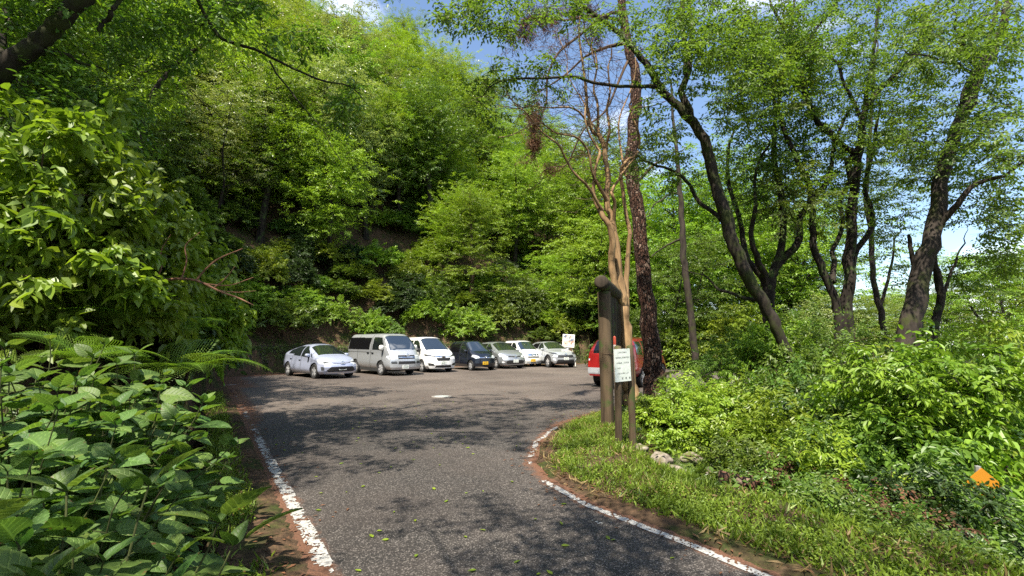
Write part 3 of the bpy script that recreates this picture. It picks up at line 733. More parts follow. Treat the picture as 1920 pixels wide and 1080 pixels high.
def traced(name, label, cat, Y, trunk, limbs, bark,  crowns, lm, leafL, spr, leafW=.5, kind='leaf6', tilt=.3, droop=.15, base_drop=True, twigs=0, keep=1.0, group=None, limb_bark=None, rs=.8, dens=1.5):
    P, r = stem_pts(trunk, Y)
    if base_drop:
        b = P[0].copy(); g = tz(b[0], b[1]) - .25
        if b[2] > g:
            dv = unit(P[0] - P[2]); dv[2] = min(dv[2], -.8); k = (b[2] - g) / -dv[2]; q = b + dv * k
            P = np.vstack([q, q * .45 + b * .55, P]); r = np.r_[r[0] * 1.08, r[0] * 1.02, r]
    r = r * rs
    root = thing(name, label, cat, P[0], 0, group); o = P[0]
    mb = MB(); mb.tube(P - o, r, 12, wob=.12)
    mb.build('trunk', bark, root, smooth=True); sk, sr = [P], [r]
    for l in limbs:
        LP, lr = stem_pts(l, Y); lr = lr * rs; wv = np.linspace(0, 1, len(LP)); LP = LP + np.stack([np.sin(wv * 17 + l[0][0]), np.sin(wv * 23 + l[0][1]), np.sin(wv * 19 + l[0][1] * .7)], 1) * (.016 * np.linalg.norm(LP[-1] - LP[0]) * np.minimum(wv * 4, 1))[:, None]; m = MB(); m.tube(LP - o, lr, 8, wob=.1); m.build('limb', limb_bark or bark, root, smooth=True); sk.append(LP); sr.append(lr)
    skp, skr = np.concatenate(sk), np.concatenate(sr)
    keepz = skp[:, 2] > skp[0, 2] + .8
    E = []
    for (cx, cy, Yc, rx, ry, rY, n) in crowns:
        for _ in range(int(n * dens)):
            v = unit(rng.normal(0, 1, 3)) * rng.random() ** .4
            E.append(at(cx + v[0] * rx, cy + v[1] * ry, max(2.2, Yc + v[2] * rY)))
    wood, crown = MB(), MB()
    if E:
        E = np.array(E); D = connect(wood, (skp[keepz], skr[keepz]), E, .03, .10, 4, 6, rfac=.006)
        D = unit(D + rng.normal(0, .3, D.shape)); D[:, 2] = D[:, 2] * .35 - .08
        add_sprays(crown, E - o, D, spr * rng.uniform(.7, 1.3, len(E)), leafL, leafW, kind, tilt, droop, None, .003, keep=keep)
        for V in wood.V: V -= o
        tm = MB(); 
        add_sprays_twigs(tm, E - o, D, spr)
        wood.add(np.concatenate(tm.V), np.concatenate([f for f, _, _ in tm.F[4]]))
        wood.build('twigs', bark, root); crown.build('crown', lm, root)
    return root, skp, skr
def add_sprays_twigs(mb, E, D, spr):
    for e, d in zip(E, unit(D)):
        s = unit(np.cross(d, [0, 0, 1])); a = e - d * spr * .5
        mb.tube([a, a + d * spr * .5 + [0, 0, .02], a + d * spr * .95], [.005, .004, .002], 3, cap=False)
        for q in (-1, 1):
            b = a + d * spr * (.3 + .2 * rng.random()); mb.tube([b, b + d * spr * .2 + s * q * spr * .22, b + d * spr * .32 + s * q * spr * .38], [.0035, .003, .0015], 3, cap=False)

# leaning cherry
traced('cherry_tree', 'dark mossy cherry trunk leaning left across the sky behind the pine', 'tree', 10.5,
       [(1462, 632, 12), (1445, 592, 13), (1415, 541, 14), (1381, 477, 15), (1366, 425, 15), (1354, 380, 14), (1334, 317, 13), (1325, 275, 12), (1299, 228, 11.5), (1271, 200, 10), (1238, 164, 9), (1210, 117, 8), (1179, 83, 7), (1143, 47, 6), (1096, 14, 5), (1060, -10, 4.5), (1000, -50, 3)],
       [[(1296, 224, 9), (1288, 194, 8.5), (1282, 153, 8), (1288, 117, 6.5), (1285, 56, 6), (1281, -10, 5.5), (1276, -60, 4)],
        [(1285, 140, 6), (1290, 89, 5, .2), (1297, 42, 5, .3), (1297, -20, 4, .4)],
        [(1238, 164, 6), (1193, 160, 4.2, -.3), (1152, 160, 3.8, -.6), (1107, 155, 3.4, -.8), (1060, 143, 3, -1), (1005, 142, 2.6, -1.1), (950, 158, 2, -1.2), (905, 170, 1.3, -1.3)],
        [(1352, 412, 7), (1341, 402, 5.5, .3), (1312, 372, 5, .6), (1282, 339, 4.2, .9), (1253, 317, 3.6, 1.1), (1223, 304, 3, 1.2), (1193, 295, 2.4, 1.3)]],
       BM['mossy'],
       [(1330, 60, 10, 130, 90, 2.2, 105), (1400, 150, 10.5, 110, 110, 2.2, 95), (1250, 60, 9.5, 90, 80, 1.5, 34), (920, 25, 8.3, 110, 55, .8, 46), (1000, 150, 9.3, 130, 50, .6, 26), (1110, 30, 9.5, 90, 60, .8, 22), (1240, 170, 10, 70, 100, 1, 26), (1250, 300, 11.5, 100, 60, 1, 40), (900, 210, 9.2, 60, 60, .6, 8)],
       LM['cherry'], .085, .62)
# many-stemmed tree
traced('cherry_tree', 'many-stemmed tree fanning out from one base right of the leaning cherry', 'tree', 13,
       [(1446, 640, 14), (1442, 560, 13), (1443, 530, 12), (1458, 490, 9), (1469, 421, 8), (1462, 358, 7), (1452, 298, 6), (1452, 243, 5), (1461, 190, 4.5), (1478, 90, 3.5), (1490, 0, 2.5)],
       [[(1443, 540, 10), (1458, 498, 9), (1488, 447, 8), (1513, 409, 7), (1543, 340, 5.5), (1560, 290, 4), (1590, 220, 3)],
        [(1440, 540, 9), (1424, 510, 8), (1398, 473, 7, .4), (1383, 421, 6, .6), (1372, 340, 5, .8), (1368, 260, 3, 1)],
        [(1440, 540, 8), (1425, 490, 7, -.3), (1407, 438, 5.5, -.5), (1415, 380, 4, -.6), (1428, 300, 3, -.6)],
        [(1442, 566, 7), (1405, 560, 5, .5), (1372, 552, 4, .6), (1340, 535, 3, .8)]],
       BM['dark'], [(1440, 180, 13, 110, 160, 2.2, 150), (1400, 330, 13.5, 100, 100, 2, 80), (1510, 330, 13, 90, 110, 2, 85), (1490, 80, 12.5, 90, 100, 2, 70)], LM['cherry'], .09, .65)
# forked dark tree
traced('cherry_tree', 'dark tree with a wide high fork and a long bare slanting limb', 'tree', 13.3,
       [(1590, 640, 15), (1590, 541, 13), (1594, 439, 11), (1603, 349, 10), (1611, 285, 8.5), (1618, 240, 6), (1626, 170, 5), (1640, 80, 4), (1650, -20, 3)],
       [[(1600, 350, 8), (1593, 311, 7.5, -.2), (1600, 281, 8, -.3), (1615, 234, 7, -.4), (1660, 172, 6, -.5), (1690, 112, 5.2, -.6), (1731, 59, 4.2, -.6), (1764, 12, 2.6, -.7)],
        [(1600, 285, 7, -.3), (1564, 262, 7.5, -.5), (1539, 234, 7, -.6), (1520, 198, 6, -.7), (1500, 135, 5, -.8), (1478, 85, 3.6, -.9), (1455, 10, 2.5, -1)],
        [(1502, 140, 4, -.8), (1524, 83, 3.4, -.6), (1560, 6, 2.6, -.4), (1580, -50, 2, -.3)],
        [(1617, 230, 4.5, -.4), (1583, 148, 3.6, -.2), (1542, 95, 3, 0), (1483, 30, 2, .2)],
        [(1592, 520, 8, .3), (1612, 470, 7, .5), (1628, 400, 6, .7), (1630, 330, 5, .9), (1640, 240, 4, 1.2)]],
       BM['dark'], [(1600, 90, 13, 150, 130, 2.4, 200), (1560, 250, 13.5, 120, 110, 2, 110), (1690, 200, 13, 90, 110, 2, 75), (1640, 380, 14, 90, 80, 1.5, 55)], LM['cherry'], .09, .66)
# twin slim tree
traced('cherry_tree', 'slim curved double trunk just left of the forked dark tree', 'tree', 12.4,
       [(1572, 640, 10), (1566, 560, 9), (1543, 507, 8.5), (1526, 464, 8), (1524, 413, 7.5), (1517, 349, 7), (1500, 311, 6.5), (1475, 255, 5.5), (1460, 215, 4.5), (1440, 150, 3.5), (1420, 60, 2.5)],
       [[(1560, 530, 7), (1564, 480, 5.5, .3), (1570, 439, 5, .4), (1581, 379, 4.2, .5), (1600, 320, 3, .5)]],
       BM['dark'], [(1440, 120, 11.8, 110, 130, 1.8, 100), (1500, 380, 12, 90, 80, 1.5, 50)], LM['cherry'], .085, .6)
# back trunk
traced('cherry_tree', 'thin grey trunk standing back between the forked tree and the big trunk', 'tree', 17,
       [(1660, 640, 7), (1654, 600, 6.5), (1637, 524, 6), (1633, 439, 5.5), (1624, 370, 5), (1632, 250, 4), (1640, 120, 3)],
       [[(1650, 580, 4), (1668, 510, 3), (1680, 450, 2)]], BM['grey'], [(1650, 330, 17, 110, 130, 2.5, 80), (1690, 480, 17, 80, 60, 2, 22)], LM['cherry'], .1, .7)
# the big trunk
traced('cherry_tree', 'biggest trunk at the right, thick and grey with lichen, curving up to the top corner', 'tree', 10.8,
       [(1700, 660, 25), (1706, 620, 23), (1731, 503, 20), (1755, 414, 17), (1779, 284, 14), (1808, 213, 12.5), (1838, 136, 10.5), (1868, 89, 8.5), (1891, 0, 7.5), (1905, -70, 6)],
       [[(1841, 136, 7), (1815, 101, 6.5, -.4), (1802, 80, 5.5, -.6), (1796, 62, 2.5, -.7)],
        [(1806, 214, 8), (1823, 142, 6, .5), (1862, 47, 5, .9), (1880, -40, 4, 1.2)],
        [(1753, 440, 8), (1785, 391, 7, -.3), (1826, 352, 5.5, -.6), (1874, 331, 4, -.9), (1930, 300, 2.5, -1.2)],
        [(1832, 138, 4), (1779, 118, 3, -.5), (1731, 104, 2, -.9), (1690, 98, 1, -1.1)]],
       BM['grey'], [(1800, 70, 10.5, 130, 110, 2.5, 150), (1850, 240, 10, 90, 100, 2, 75), (1880, 380, 10.3, 60, 100, 1.6, 44), (1730, 260, 11, 80, 100, 2, 50), (1900, 480, 11.5, 60, 60, 1.5, 26)], LM['cherry'], .088, .62)
traced('cherry_tree', 'short crooked dark trunk close behind the biggest trunk', 'tree', 12,
       [(1748, 650, 10), (1752, 610, 9), (1764, 562, 8.5), (1758, 520, 8), (1748, 470, 6.5), (1752, 400, 5), (1765, 320, 4), (1785, 240, 3)],
       [[(1764, 562, 5), (1785, 509, 3), (1800, 470, 2)]],
       BM['dark'], [(1780, 330, 12.5, 80, 100, 1.6, 55), (1830, 520, 13, 80, 50, 1.5, 26)], LM['cherry'], .09, .62)
label_taper = False
# dead stub
traced('dead_stub', 'bare broken stub leaning beside the biggest trunk', 'dead tree', 12.6,
       [(1728, 650, 6), (1724, 560, 5.5), (1714, 500, 5), (1706, 452, 4.5), (1704, 440, 3)], [], BM['dark'], [], LM['cherry'], .1, .5)
label_taper = True
# pine with a bare upper trunk and dead hanging branches
pine, ps, pr = traced('pine_tree', 'tall pine with scaly red-brown bark right behind the log notice board', 'tree', 13.6,
       [(1228, 712, 22), (1223, 673, 18), (1215, 576, 16), (1201, 428, 14.5), (1189, 354, 13.5), (1184, 298, 13), (1184, 270, 12), (1192, 208, 11.5), (1193, 153, 10.5), (1181, 97, 9.5), (1169, 33, 9), (1163, -10, 8.5), (1150, -90, 7)],
       [[(1186, 226, 6), (1183, 205, 3), (1182, 190, 2)],
        [(1172, 20, 4), (1140, 28, 3.2, -.4), (1104, 45, 2.8, -.8), (1063, 86, 2.6, -1.1), (1037, 130, 2.2, -1.3), (1024, 175, 2, -1.4), (1011, 220, 1.7, -1.5), (1002, 262, 1.2, -1.6)],
        [(1176, 80, 4.5), (1130, 92, 3.2, .5), (1090, 110, 2.6, .8), (1050, 150, 2, 1), (1010, 170, 1.4, 1.2)],
        [(1170, 40, 4), (1120, 30, 3, -.4), (1060, 40, 2.2, -.6), (1010, 30, 1.8, -.8), (980, 50, 1.2, -.9)],
        [(1180, 110, 3), (1140, 190, 2.2, -.5), (1100, 250, 1.8, -.8), (1060, 300, 1.5, -.9), (1025, 325, 1, -1)],
        [(1196, 340, 3), (1240, 300, 2, .3), (1270, 285, 1.2, .5)]],
       BM['pine'], [], LM['cherry'], .1, .5, limb_bark=BM['twig'], rs=.92)
o = np.array(pine.location)
mbt, mbn = MB(), MB()
for (cx, cy, Yc, rx, ry, n) in [(1000, 245, 11.4, 14, 55, 70), (1080, 300, 12.6, 30, 16, 10), (1035, 322, 12.5, 20, 10, 14), (985, 308, 11.4, 18, 8, 10), (1000, 40, 12.7, 50, 40, 70), (985, 60, 12.6, 34, 45, 50), (1060, 20, 12.9, 55, 30, 44), (1125, 85, 13.1, 18, 22, 18), (1080, 60, 12.4, 60, 60, 28), (1040, 160, 12.4, 60, 70, 28)]:
    for _ in range(n):
        e = at(cx + rng.normal(0, .6) * rx, cy + rng.normal(0, .6) * ry, Yc + rng.normal(0, .25)); a = ps[np.argmin(np.linalg.norm(ps - e, axis=1) + 3 * (np.linalg.norm(ps - ps[0], axis=1) < 3))]
        if np.linalg.norm(e - a) > 1.6: a = e + (a - e) * 1.6 / np.linalg.norm(e - a)
        pts_ = bez(a, (a + e) / 2 + rng.normal(0, .08, 3), e, 5); mbt.tube(pts_ - o, np.linspace(.007, .003, 5), 3, cap=False)
        m_ = 34 if n not in (10, 28) else 12; f = rng.uniform(.3, 1.1, m_)[:, None]; pp = a + (e - a) * f + rng.normal(0, .05, (m_, 3))
        add_leaves(mbn, pp - o, rng.normal(0, 1, (m_, 3)) + [0, 0, -.9], rng.normal(0, 1, (m_, 3)), rng.uniform(.06, .13, m_), .12, 'diamond', .2)
mbt.build('dead_twigs', BM['twig'], pine); mbn.build('dead_needles', LM['needle'], pine)
label_taper = False
# cut-off trunk
traced('dead_pine', 'thin straight grey trunk between the red-barked pine and the leaning cherry', 'dead tree', 18,
       [(1308, 690, 9), (1303, 665, 8), (1290, 547, 7.5), (1282, 480, 7.5), (1279, 410, 6.5), (1276, 372, 6), (1270, 300, 4.8), (1262, 220, 3.4), (1258, 150, 2)],
       [[(1279, 378, 2.6), (1268, 362, 2.4), (1245, 371, 2, -.2), (1227, 385, 1.6, -.4), (1214, 408, .9, -.5)], [(1281, 446, 3), (1250, 460, 2, .3), (1222, 480, 1.4, .5)]], BM['grey'], [], LM['cherry'], .1, .5)
label_taper = True
# golden-barked tree, many bare stems
gold, gs, gr = traced('golden_barked_tree', 'bare smooth golden-barked tree with twisting stems behind the log notice board', 'tree', 10.3,
       [(1184, 745, 20), (1180, 700, 16), (1174, 640, 14), (1170, 590, 13), (1166, 552, 12), (1160, 505, 9), (1154, 450, 8), (1147, 408, 7.5), (1137, 380, 7.5), (1141, 335, 6.5), (1136, 302, 6), (1133, 275, 6.5), (1124, 256, 5.5), (1109, 243, 4.5), (1101, 200, 4), (1098, 165, 3.4), (1091, 110, 2.8), (1086, 64, 2.2), (1088, 20, 1.4)],
       [[(1166, 570, 9), (1156, 530, 8.5, -.2), (1146, 490, 8, -.3), (1138, 439, 7, -.35), (1130, 395, 6.2, -.4), (1120, 354, 4.4, -.4), (1115, 317, 3.6, -.4), (1118, 285, 3, -.4), (1110, 250, 2.6, -.4), (1102, 220, 2, -.4)],
        [(1172, 590, 8), (1178, 540, 7, .2), (1176, 472, 5.6, .3), (1171, 410, 5, .3), (1172, 347, 4.6, .3), (1172, 317, 4.2, .3), (1188, 286, 3.4, .3), (1196, 250, 2.8, .3), (1188, 219, 2.2, .3), (1205, 200, 1.6, .2), (1240, 185, 1, .2)],
        [(1150, 420, 5), (1152, 380, 4, -.2), (1149, 354, 3.6, -.2), (1160, 335, 3, -.1), (1172, 318, 2.4, .1)],
        [(1124, 258, 4), (1119, 215, 3.4, .2), (1118, 170, 2.8, .2), (1117, 128, 2.4, .2), (1104, 83, 2, .2), (1098, 42, 1.4, .2)],
        [(1118, 128, 2, .2), (1110, 90, 1.6, .1), (1120, 50, 1.2, 0)],
        [(1136, 290, 4), (1140, 240, 3.2, -.2), (1142, 190, 2.6, -.3), (1141, 150, 2, -.3), (1145, 110, 1.5, -.3), (1143, 90, 1, -.3)],
        [(1138, 376, 5, -.2), (1115, 335, 3, -.5), (1108, 290, 2.6, -.6), (1088, 270, 2.4, -.8), (1060, 250, 2.2, -1), (1022, 236, 1.6, -1.3), (985, 240, 1.2, -1.5), (940, 255, .8, -1.8)],
        [(1130, 395, 4, -.4), (1100, 350, 3, -.7), (1075, 315, 2.4, -.9), (1040, 270, 2, -1.2), (1010, 235, 1.6, -1.4), (975, 205, 1.3, -1.7), (955, 180, .8, -1.9)],
        [(1112, 246, 3, 0), (1085, 210, 2.4, -.3), (1055, 200, 2, -.6), (1010, 202, 1.5, -.9), (970, 200, 1.1, -1.1), (930, 205, .7, -1.3)],
        [(1174, 330, 3, .3), (1160, 270, 2.4, .5), (1165, 220, 2, .6), (1180, 170, 1.6, .8), (1195, 110, 1.2, .9)],
        [(1125, 262, 3, .1), (1105, 215, 2, .4), (1080, 170, 1.5, .6), (1062, 120, 1.1, .8), (1050, 60, .8, .9)]],
       BM['golden'], [], LM['cherry'], .1, .5, base_drop=True)
o = np.array(gold.location); mbt, mbn = MB(), MB(); src_ = gs[gs[:, 2] > 4.6]
for _ in range(520):
    a = src_[rng.integers(len(src_))]; e = a + np.array([rng.normal(-.15, .6), rng.normal(0, .4), rng.normal(.28, .36)])
    pts_ = wobbly(a, e, 5, .06); mbt.tube(pts_ - o, np.linspace(.006, .002, 5), 3, cap=False)
mbt.build('twigs', BM['twig'], gold)
traced('sapling', 'slanting dark-stemmed sapling with drooping bright leaves over the right thicket', 'tree', 6.3, [(1600, 930, 6), (1650, 885, 5.5), (1700, 848, 5), (1740, 790, 4), (1780, 740, 3)], [[(1690, 855, 3.5), (1680, 790, 2.6), (1660, 720, 1.8)], [(1740, 790, 3), (1810, 740, 2.4), (1880, 720, 1.6)]],
       BM['dark'], [(1760, 715, 6.3, 130, 65, .6, 44), (1880, 715, 6.3, 80, 70, .6, 30), (1640, 700, 6.7, 90, 55, .5, 24), (1700, 790, 6.2, 110, 40, .5, 14)], LM['fresh'], .10, .46, .42, 'leaf6', .28, .3)
# the tree overhead at the left, its trunk cut by the frame
traced('bank_tree', 'thick dark mossy trunk slanting up at the top left corner, branch arching over', 'tree', 5.6,
       [(-170, 520, 26), (-120, 360, 24), (-40, 190, 23), (48, 96, 22), (79, 70, 20), (108, 43, 19), (135, 14, 19), (158, -10, 19), (210, -70, 16), (260, -150, 12)],
       [[(40, 100, 9), (96, 99, 6, .2), (130, 105, 5, .3), (160, 120, 3, .5)],
        [(185, 60, 4, .2), (192, 46, 6, .2), (205, 28, 6, .2), (222, 0, 6, .2), (240, -40, 7, .1), (215, -75, 8)],
        [(225, -95, 9), (300, -90, 7, .3), (350, -45, 5.5, .5), (379, 12, 5, .7), (410, 57, 4.8, .8), (451, 86, 4.4, .9), (503, 112, 4, 1), (560, 127, 3.4, 1.1), (612, 150, 2.8, 1.2), (645, 163, 2, 1.3), (690, 200, 1.2, 1.4)],
        [(505, 114, 3, 1), (535, 161, 2.4, 1), (571, 202, 2, 1), (600, 238, 1.4, 1), (640, 300, .8, 1)],
        [(0, 140, 12), (10, 60, 11, .6), (25, 0, 10, 1), (40, -80, 8, 1.4)],
        [(250, -130, 8), (420, -170, 6, 1.5), (600, -160, 4, 2.6), (760, -120, 3, 3.4)], [(255, -140, 9), (400, -450, 8, -1), (520, -800, 6, -1.7), (640, -1050, 4, -2)]],  # last limb is out of view, added with its crown to shade the road
       BM['mossy'], [(80, 190, 6.2, 120, 110, 1.2, 70), (200, 250, 6.6, 90, 90, 1, 50), (60, 20, 6.5, 110, 60, 1.4, 50), (270, 60, 7, 110, 80, 1.2, 46), (420, 20, 6.6, 120, 50, .8, 22), (650, 200, 7, 40, 60, .4, 9), (560, 90, 6.9, 90, 40, .5, 8), (700, -60, 9, 150, 50, 1.2, 26), (600, -1020, 3.7, 480, 170, 1.1, 44)],
       LM['mid'], .09, .55, keep=.9)
traced('dry_branch_tree', 'slim pale trunk with a broken grey branch on the slope below the arching branch', 'tree', 11,
       [(250, 330, 7), (262, 250, 6), (290, 170, 5.5), (332, 119, 5), (358, 99, 4.6), (405, 67, 4), (440, 20, 3), (470, -60, 2)],
       [[(330, 122, 3), (300, 128, 2.4, .2), (270, 135, 1.6, .3)], [(335, 120, 2.5), (330, 80, 1.8, .2), (318, 40, 1.2, .4)]],
       BM['grey'], [(330, 60, 11, 110, 70, 1.4, 50), (260, 180, 11, 90, 60, 1.2, 36), (420, 60, 11, 80, 60, 1.2, 30)], LM['yellow'], .095, .6)
# ---------------------------------------------------------------- cars
def paint(name, col, metal=.0, rough=.32):
    m = mat(name, col, rough, metal, .5, .8); return m
m_glass = mat('car_glass', (.012, .016, .016), .04, spec=.9)
m_glass.node_tree.nodes['Principled BSDF'].inputs['IOR'].default_value = 2.1
m_tint = mat('tinted_glass', (.006, .006, .007), .08, spec=.6)
m_black = mat('black_plastic', (.018, .018, .019), .5)
m_gap = mat('panel_gap', (.02, .02, .02), .8)
m_tyre = mat('tyre_rubber', (.022, .022, .022), .85)
m_rim = mat('alloy_rim', (.75, .76, .78), .3, .6)
m_rimdark = mat('dark_rim', (.16, .16, .17), .35, .7)
m_chrome = mat('chrome', (.75, .76, .78), .12, 1.0)
m_lamp = mat('headlight_glass', (.62, .66, .68), .08, .25, .8)
m_lampdark = mat('headlight_recess', (.07, .075, .08), .15, .3)
m_plate = mat('plate_white', (.72, .74, .70), .5)
m_plateY = mat('plate_yellow', (.78, .47, .02), .5)
m_green = mat('plate_green_ink', (.02, .11, .05), .6)
m_ink = mat('plate_black_ink', (.01, .01, .01), .6)
m_tail = mat('tail_red', (.42, .015, .012), .15, spec=.7)
m_white = mat('lens_white', (.75, .75, .75), .2)
m_silverplastic = mat('silver_bumper', (.34, .35, .37), .4, .3)
def text_mesh(body, size, m, name):
    cu = bpy.data.curves.new(name, 'FONT'); cu.body = body; cu.size = size; cu.align_x = 'CENTER'; cu.align_y = 'CENTER'
    ob = bpy.data.objects.new(name, cu); C.collection.objects.link(ob)
    me = bpy.data.meshes.new_from_object(ob.evaluated_get(bpy.context.evaluated_depsgraph_get()))
    bpy.data.objects.remove(ob); bpy.data.curves.remove(cu); me.materials.clear(); me.materials.append(m); me.name = name
    return me
def interp_s(x, pts, sm=.05):
    p = np.array(pts, float); xx = np.linspace(p[0, 0] - .3, p[-1, 0] + .3, 900); v = np.interp(xx, p[:, 0], p[:, 1])
    k = max(1, int(sm / (xx[1] - xx[0]))); w = np.hanning(2 * k + 3); w /= w.sum(); vp = np.pad(v, k + 1, mode='edge'); v = np.convolve(vp, w, 'valid')
    return np.interp(x, xx, v)
def inpoly(a, b, poly): return inside(np.stack([a, b], 1), np.array(poly, float))
def car(label, cat, s, loc, heading, group=None, name='parked_car'):
    L, W = s['L'], s['W']; root = thing(name, label, cat, (loc[0], loc[1], 0.0), heading, group)
    nu, n1, n2, M = 150, 34, 34, 60
    x = np.linspace(-L / 2, L / 2, nu); zt = interp_s(x, s['top'], s.get('sm', .06)); zb = np.minimum(interp_s(x, s['belt'], .1), zt - .05)
    zf = interp_s(x, s.get('floor', [(-L / 2, .26), (-L / 2 + .5, .2), (L / 2 - .6, .19), (L / 2, .22)]), .1)
    ax = np.abs(x) / (L / 2); w = W / 2 * (1 - s.get('taper', .10) * np.maximum(0, (ax - .62) / .38) ** 2.2)
    roof = zt.max(); tum = s.get('tum', .22); n_ = s.get('sq', 3.6)
    V = np.zeros((nu, n1 + n2, 3)); tpar = np.zeros(n1 + n2)
    for v in range(n1):
        f = v / n1; y = w * (1 - .09 * (1 - np.minimum(f * 3.2, 1)) ** 2 - .035 * np.maximum(0, f - .55) ** 1.5 / .3 + .0 * f)
        y = y + .012 * math.sin(f * math.pi * 2.2 - .6)
        V[:, v] = np.stack([x, y, zf + (zb - zf) * f], 1); tpar[v] = -1 + f
    yb = w * (1 - .035 * .45 ** 1.5 / .3)
    for v in range(n2):
        f = v / (n2 - 1); ph = f * math.pi / 2; cyv, szv = math.cos(ph) ** (2 / n_), math.sin(ph) ** (2 / n_)
        y = yb * cyv * (1 - tum * szv * np.clip((zt - zb) / (roof - zb.mean()), 0, 1)) - .0
        V[:, n1 + v] = np.stack([x, y, zb + (zt - zb) * szv - .0 * y], 1); tpar[n1 + v] = f
    nh = n1 + n2
    def warp(P):
        x_, y_, z_ = P[..., 0].copy(), P[..., 1], P[..., 2]
        kf = sstep(x_, L / 2 - .75, L / 2); kr = sstep(-x_, L / 2 - .6, L / 2); yn = np.abs(y_) / (W / 2)
        x_ -= kf * (s.get('pf', .26) * yn ** 2.6 + np.interp(z_, *zip(*s['front'])))
        x_ += kr * (s.get('pr', .16) * yn ** 3 + np.interp(z_, *zip(*s['rear'])))
        return np.stack([x_, y_, z_], -1)
    half = V; mir = V * [1, -1, 1]; ring = np.concatenate([half, mir[:, ::-1][:, 1:]], 1); NV = ring.shape[1]
    allV = [warp(ring).reshape(-1, 3)]; i, j = np.meshgrid(np.arange(nu - 1), np.arange(NV - 1), indexing='ij'); q = (i * NV + j).ravel()
    F = [np.stack([q, q + NV, q + NV + 1, q + 1], 1)]
    tt = np.concatenate([tpar, tpar[::-1][1:]]); tf = [np.broadcast_to(((tt[:-1] + tt[1:]) / 2)[None], (nu - 1, NV - 1)).ravel()]
    off = nu * NV
    for end, ui in ((1, nu - 1), (-1, 0)):
        l = half[ui]; f = np.linspace(1, -1, M + 1); cap = np.stack([np.full((nh, M + 1), l[0, 0]), l[:, 1:2] * f[None], np.repeat(l[:, 2:3], M + 1, 1)], -1)
        allV.append(warp(cap).reshape(-1, 3)); a, b = np.meshgrid(np.arange(nh - 1), np.arange(M), indexing='ij'); q = (a * (M + 1) + b).ravel() + off
        Fq = np.stack([q, q + 1, q + M + 2, q + M + 1], 1); F.append(Fq if end < 0 else Fq[:, ::-1]); tf.append(np.full(len(Fq), 2.0 * end)); off += nh * (M + 1)
    Vv = np.concatenate(allV); F = np.concatenate(F)[:, ::-1]; tf = np.concatenate(tf)
    ce = Vv[F].mean(1); nn = np.cross(Vv[F[:, 2]] - Vv[F[:, 0]], Vv[F[:, 3]] - Vv[F[:, 1]]); nn = nn / np.maximum(np.linalg.norm(nn, axis=1, keepdims=True), 1e-12)
    sgn_ = np.sign((nn * (ce - [0, 0, .8])).sum(1)); fl_ = np.where(np.abs(tf) == 2, np.sign(nn[:, 0] * tf), sgn_) < 0
    F[fl_] = F[fl_][:, ::-1]; nn[fl_] *= -1
    cx, cy_, cz = ce.T; own = np.full(len(F), -1); free = np.ones(len(F), bool); parts = []
    rw = s['rw']; wx = (L / 2 - s['oh'], L / 2 - s['oh'] - s['wb'])
    arch = np.zeros(len(F), bool); lip = np.zeros(len(F), bool)
    for xw in wx:
        rr = np.hypot(cx - xw, cz - rw); arch |= (rr < rw + .055) & (np.abs(cy_) > W * .3); lip |= (rr < rw + .055 + s.get('clad', 0)) & (np.abs(cy_) > W * .3)
    free &= ~arch
    def claim(nm, m, mask, lab=None):
        k = free & mask
        if k.sum(): parts.append((nm, m, k)); free[k] = False
    side = (np.abs(tf) < 1.01) & (tf > -1) & (np.abs(nn[:, 1]) > .25); ay = np.abs(cy_)
    frontz = (cx > L / 2 - 1.0) & (nn[:, 0] > .12); rearz = (cx < -L / 2 + .8) & (nn[:, 0] < -.15)
    for p in s['panels']:
        kind, nm, m, poly = p[:4]
        if kind == 'F':
            for sg in ((1, -1) if len(p) > 4 else (0,)): claim(nm, m, frontz & inpoly(ay, cz, poly) & ((cy_ * sg > 0) if sg else True))
        elif kind == 'B':
            for sg in ((1, -1) if len(p) > 4 else (0,)): claim(nm, m, rearz & inpoly(ay, cz, poly) & ((cy_ * sg > 0) if sg else True))
        elif kind == 'WS': claim(nm, m, (cx > poly[0]) & (cx < poly[1]) & (tf > .47) & (tf < 1.1) & (nn[:, 0] > .1) & (cz > poly[2]))
        elif kind == 'RW': claim(nm, m, (cx > poly[0]) & (cx < poly[1]) & (((tf > .47) & (tf < 1.1)) | (tf < -1.5)) & (cz > poly[2]) & (cz < poly[3]) & (ay < W * .40))
        elif kind == 'SW':
            for sg in (1, -1): claim(nm, m, (cy_ * sg > 0) & (tf > -.02) & (tf < .52) & inpoly(cx, cz, poly))
        elif kind == 'S':
            for sg in (1, -1): claim(nm, m, side & (cy_ * sg > 0) & inpoly(cx, cz, poly))
    if s.get('clad'): claim('cladding', m_black, lip | ((cz < .34) & side & (np.abs(cx) < L / 2 - .3)))
    gap = np.zeros(len(F), bool)
    for a in s.get('seams', []): gap |= side & (np.abs(cx - np.interp(cz, [.2, .6, 1.2], a)) < .013) & (cz > .30)
    if 'rail' in s: gap |= side & (np.abs(cz - s['rail'][2]) < .018) & (cx > s['rail'][0]) & (cx < s['rail'][1])
    def emit(nm, m, mask, mi=None):
        f = F[mask]; u, inv = np.unique(f, return_inverse=True); return link(nm, new_mesh(nm, Vv[u], [inv.reshape(-1, 4)], m, None, mi, True), root)
    body = free.copy(); emit('body', [s['paint'], m_gap], body, (gap[body]).astype(int))
    made = {}
    for nm, m, k in parts: made.setdefault(nm, []).append(emit(nm, [m], k))
    ub = MB(); ub.box((0, 0, .47), (L - .55, W - .34, .50)); ub.box(((wx[0] + wx[1]) / 2, 0, .3), (s['wb'] - 2 * rw - .1, W - .12, .22)); ub.build('underbody', m_gap, root)
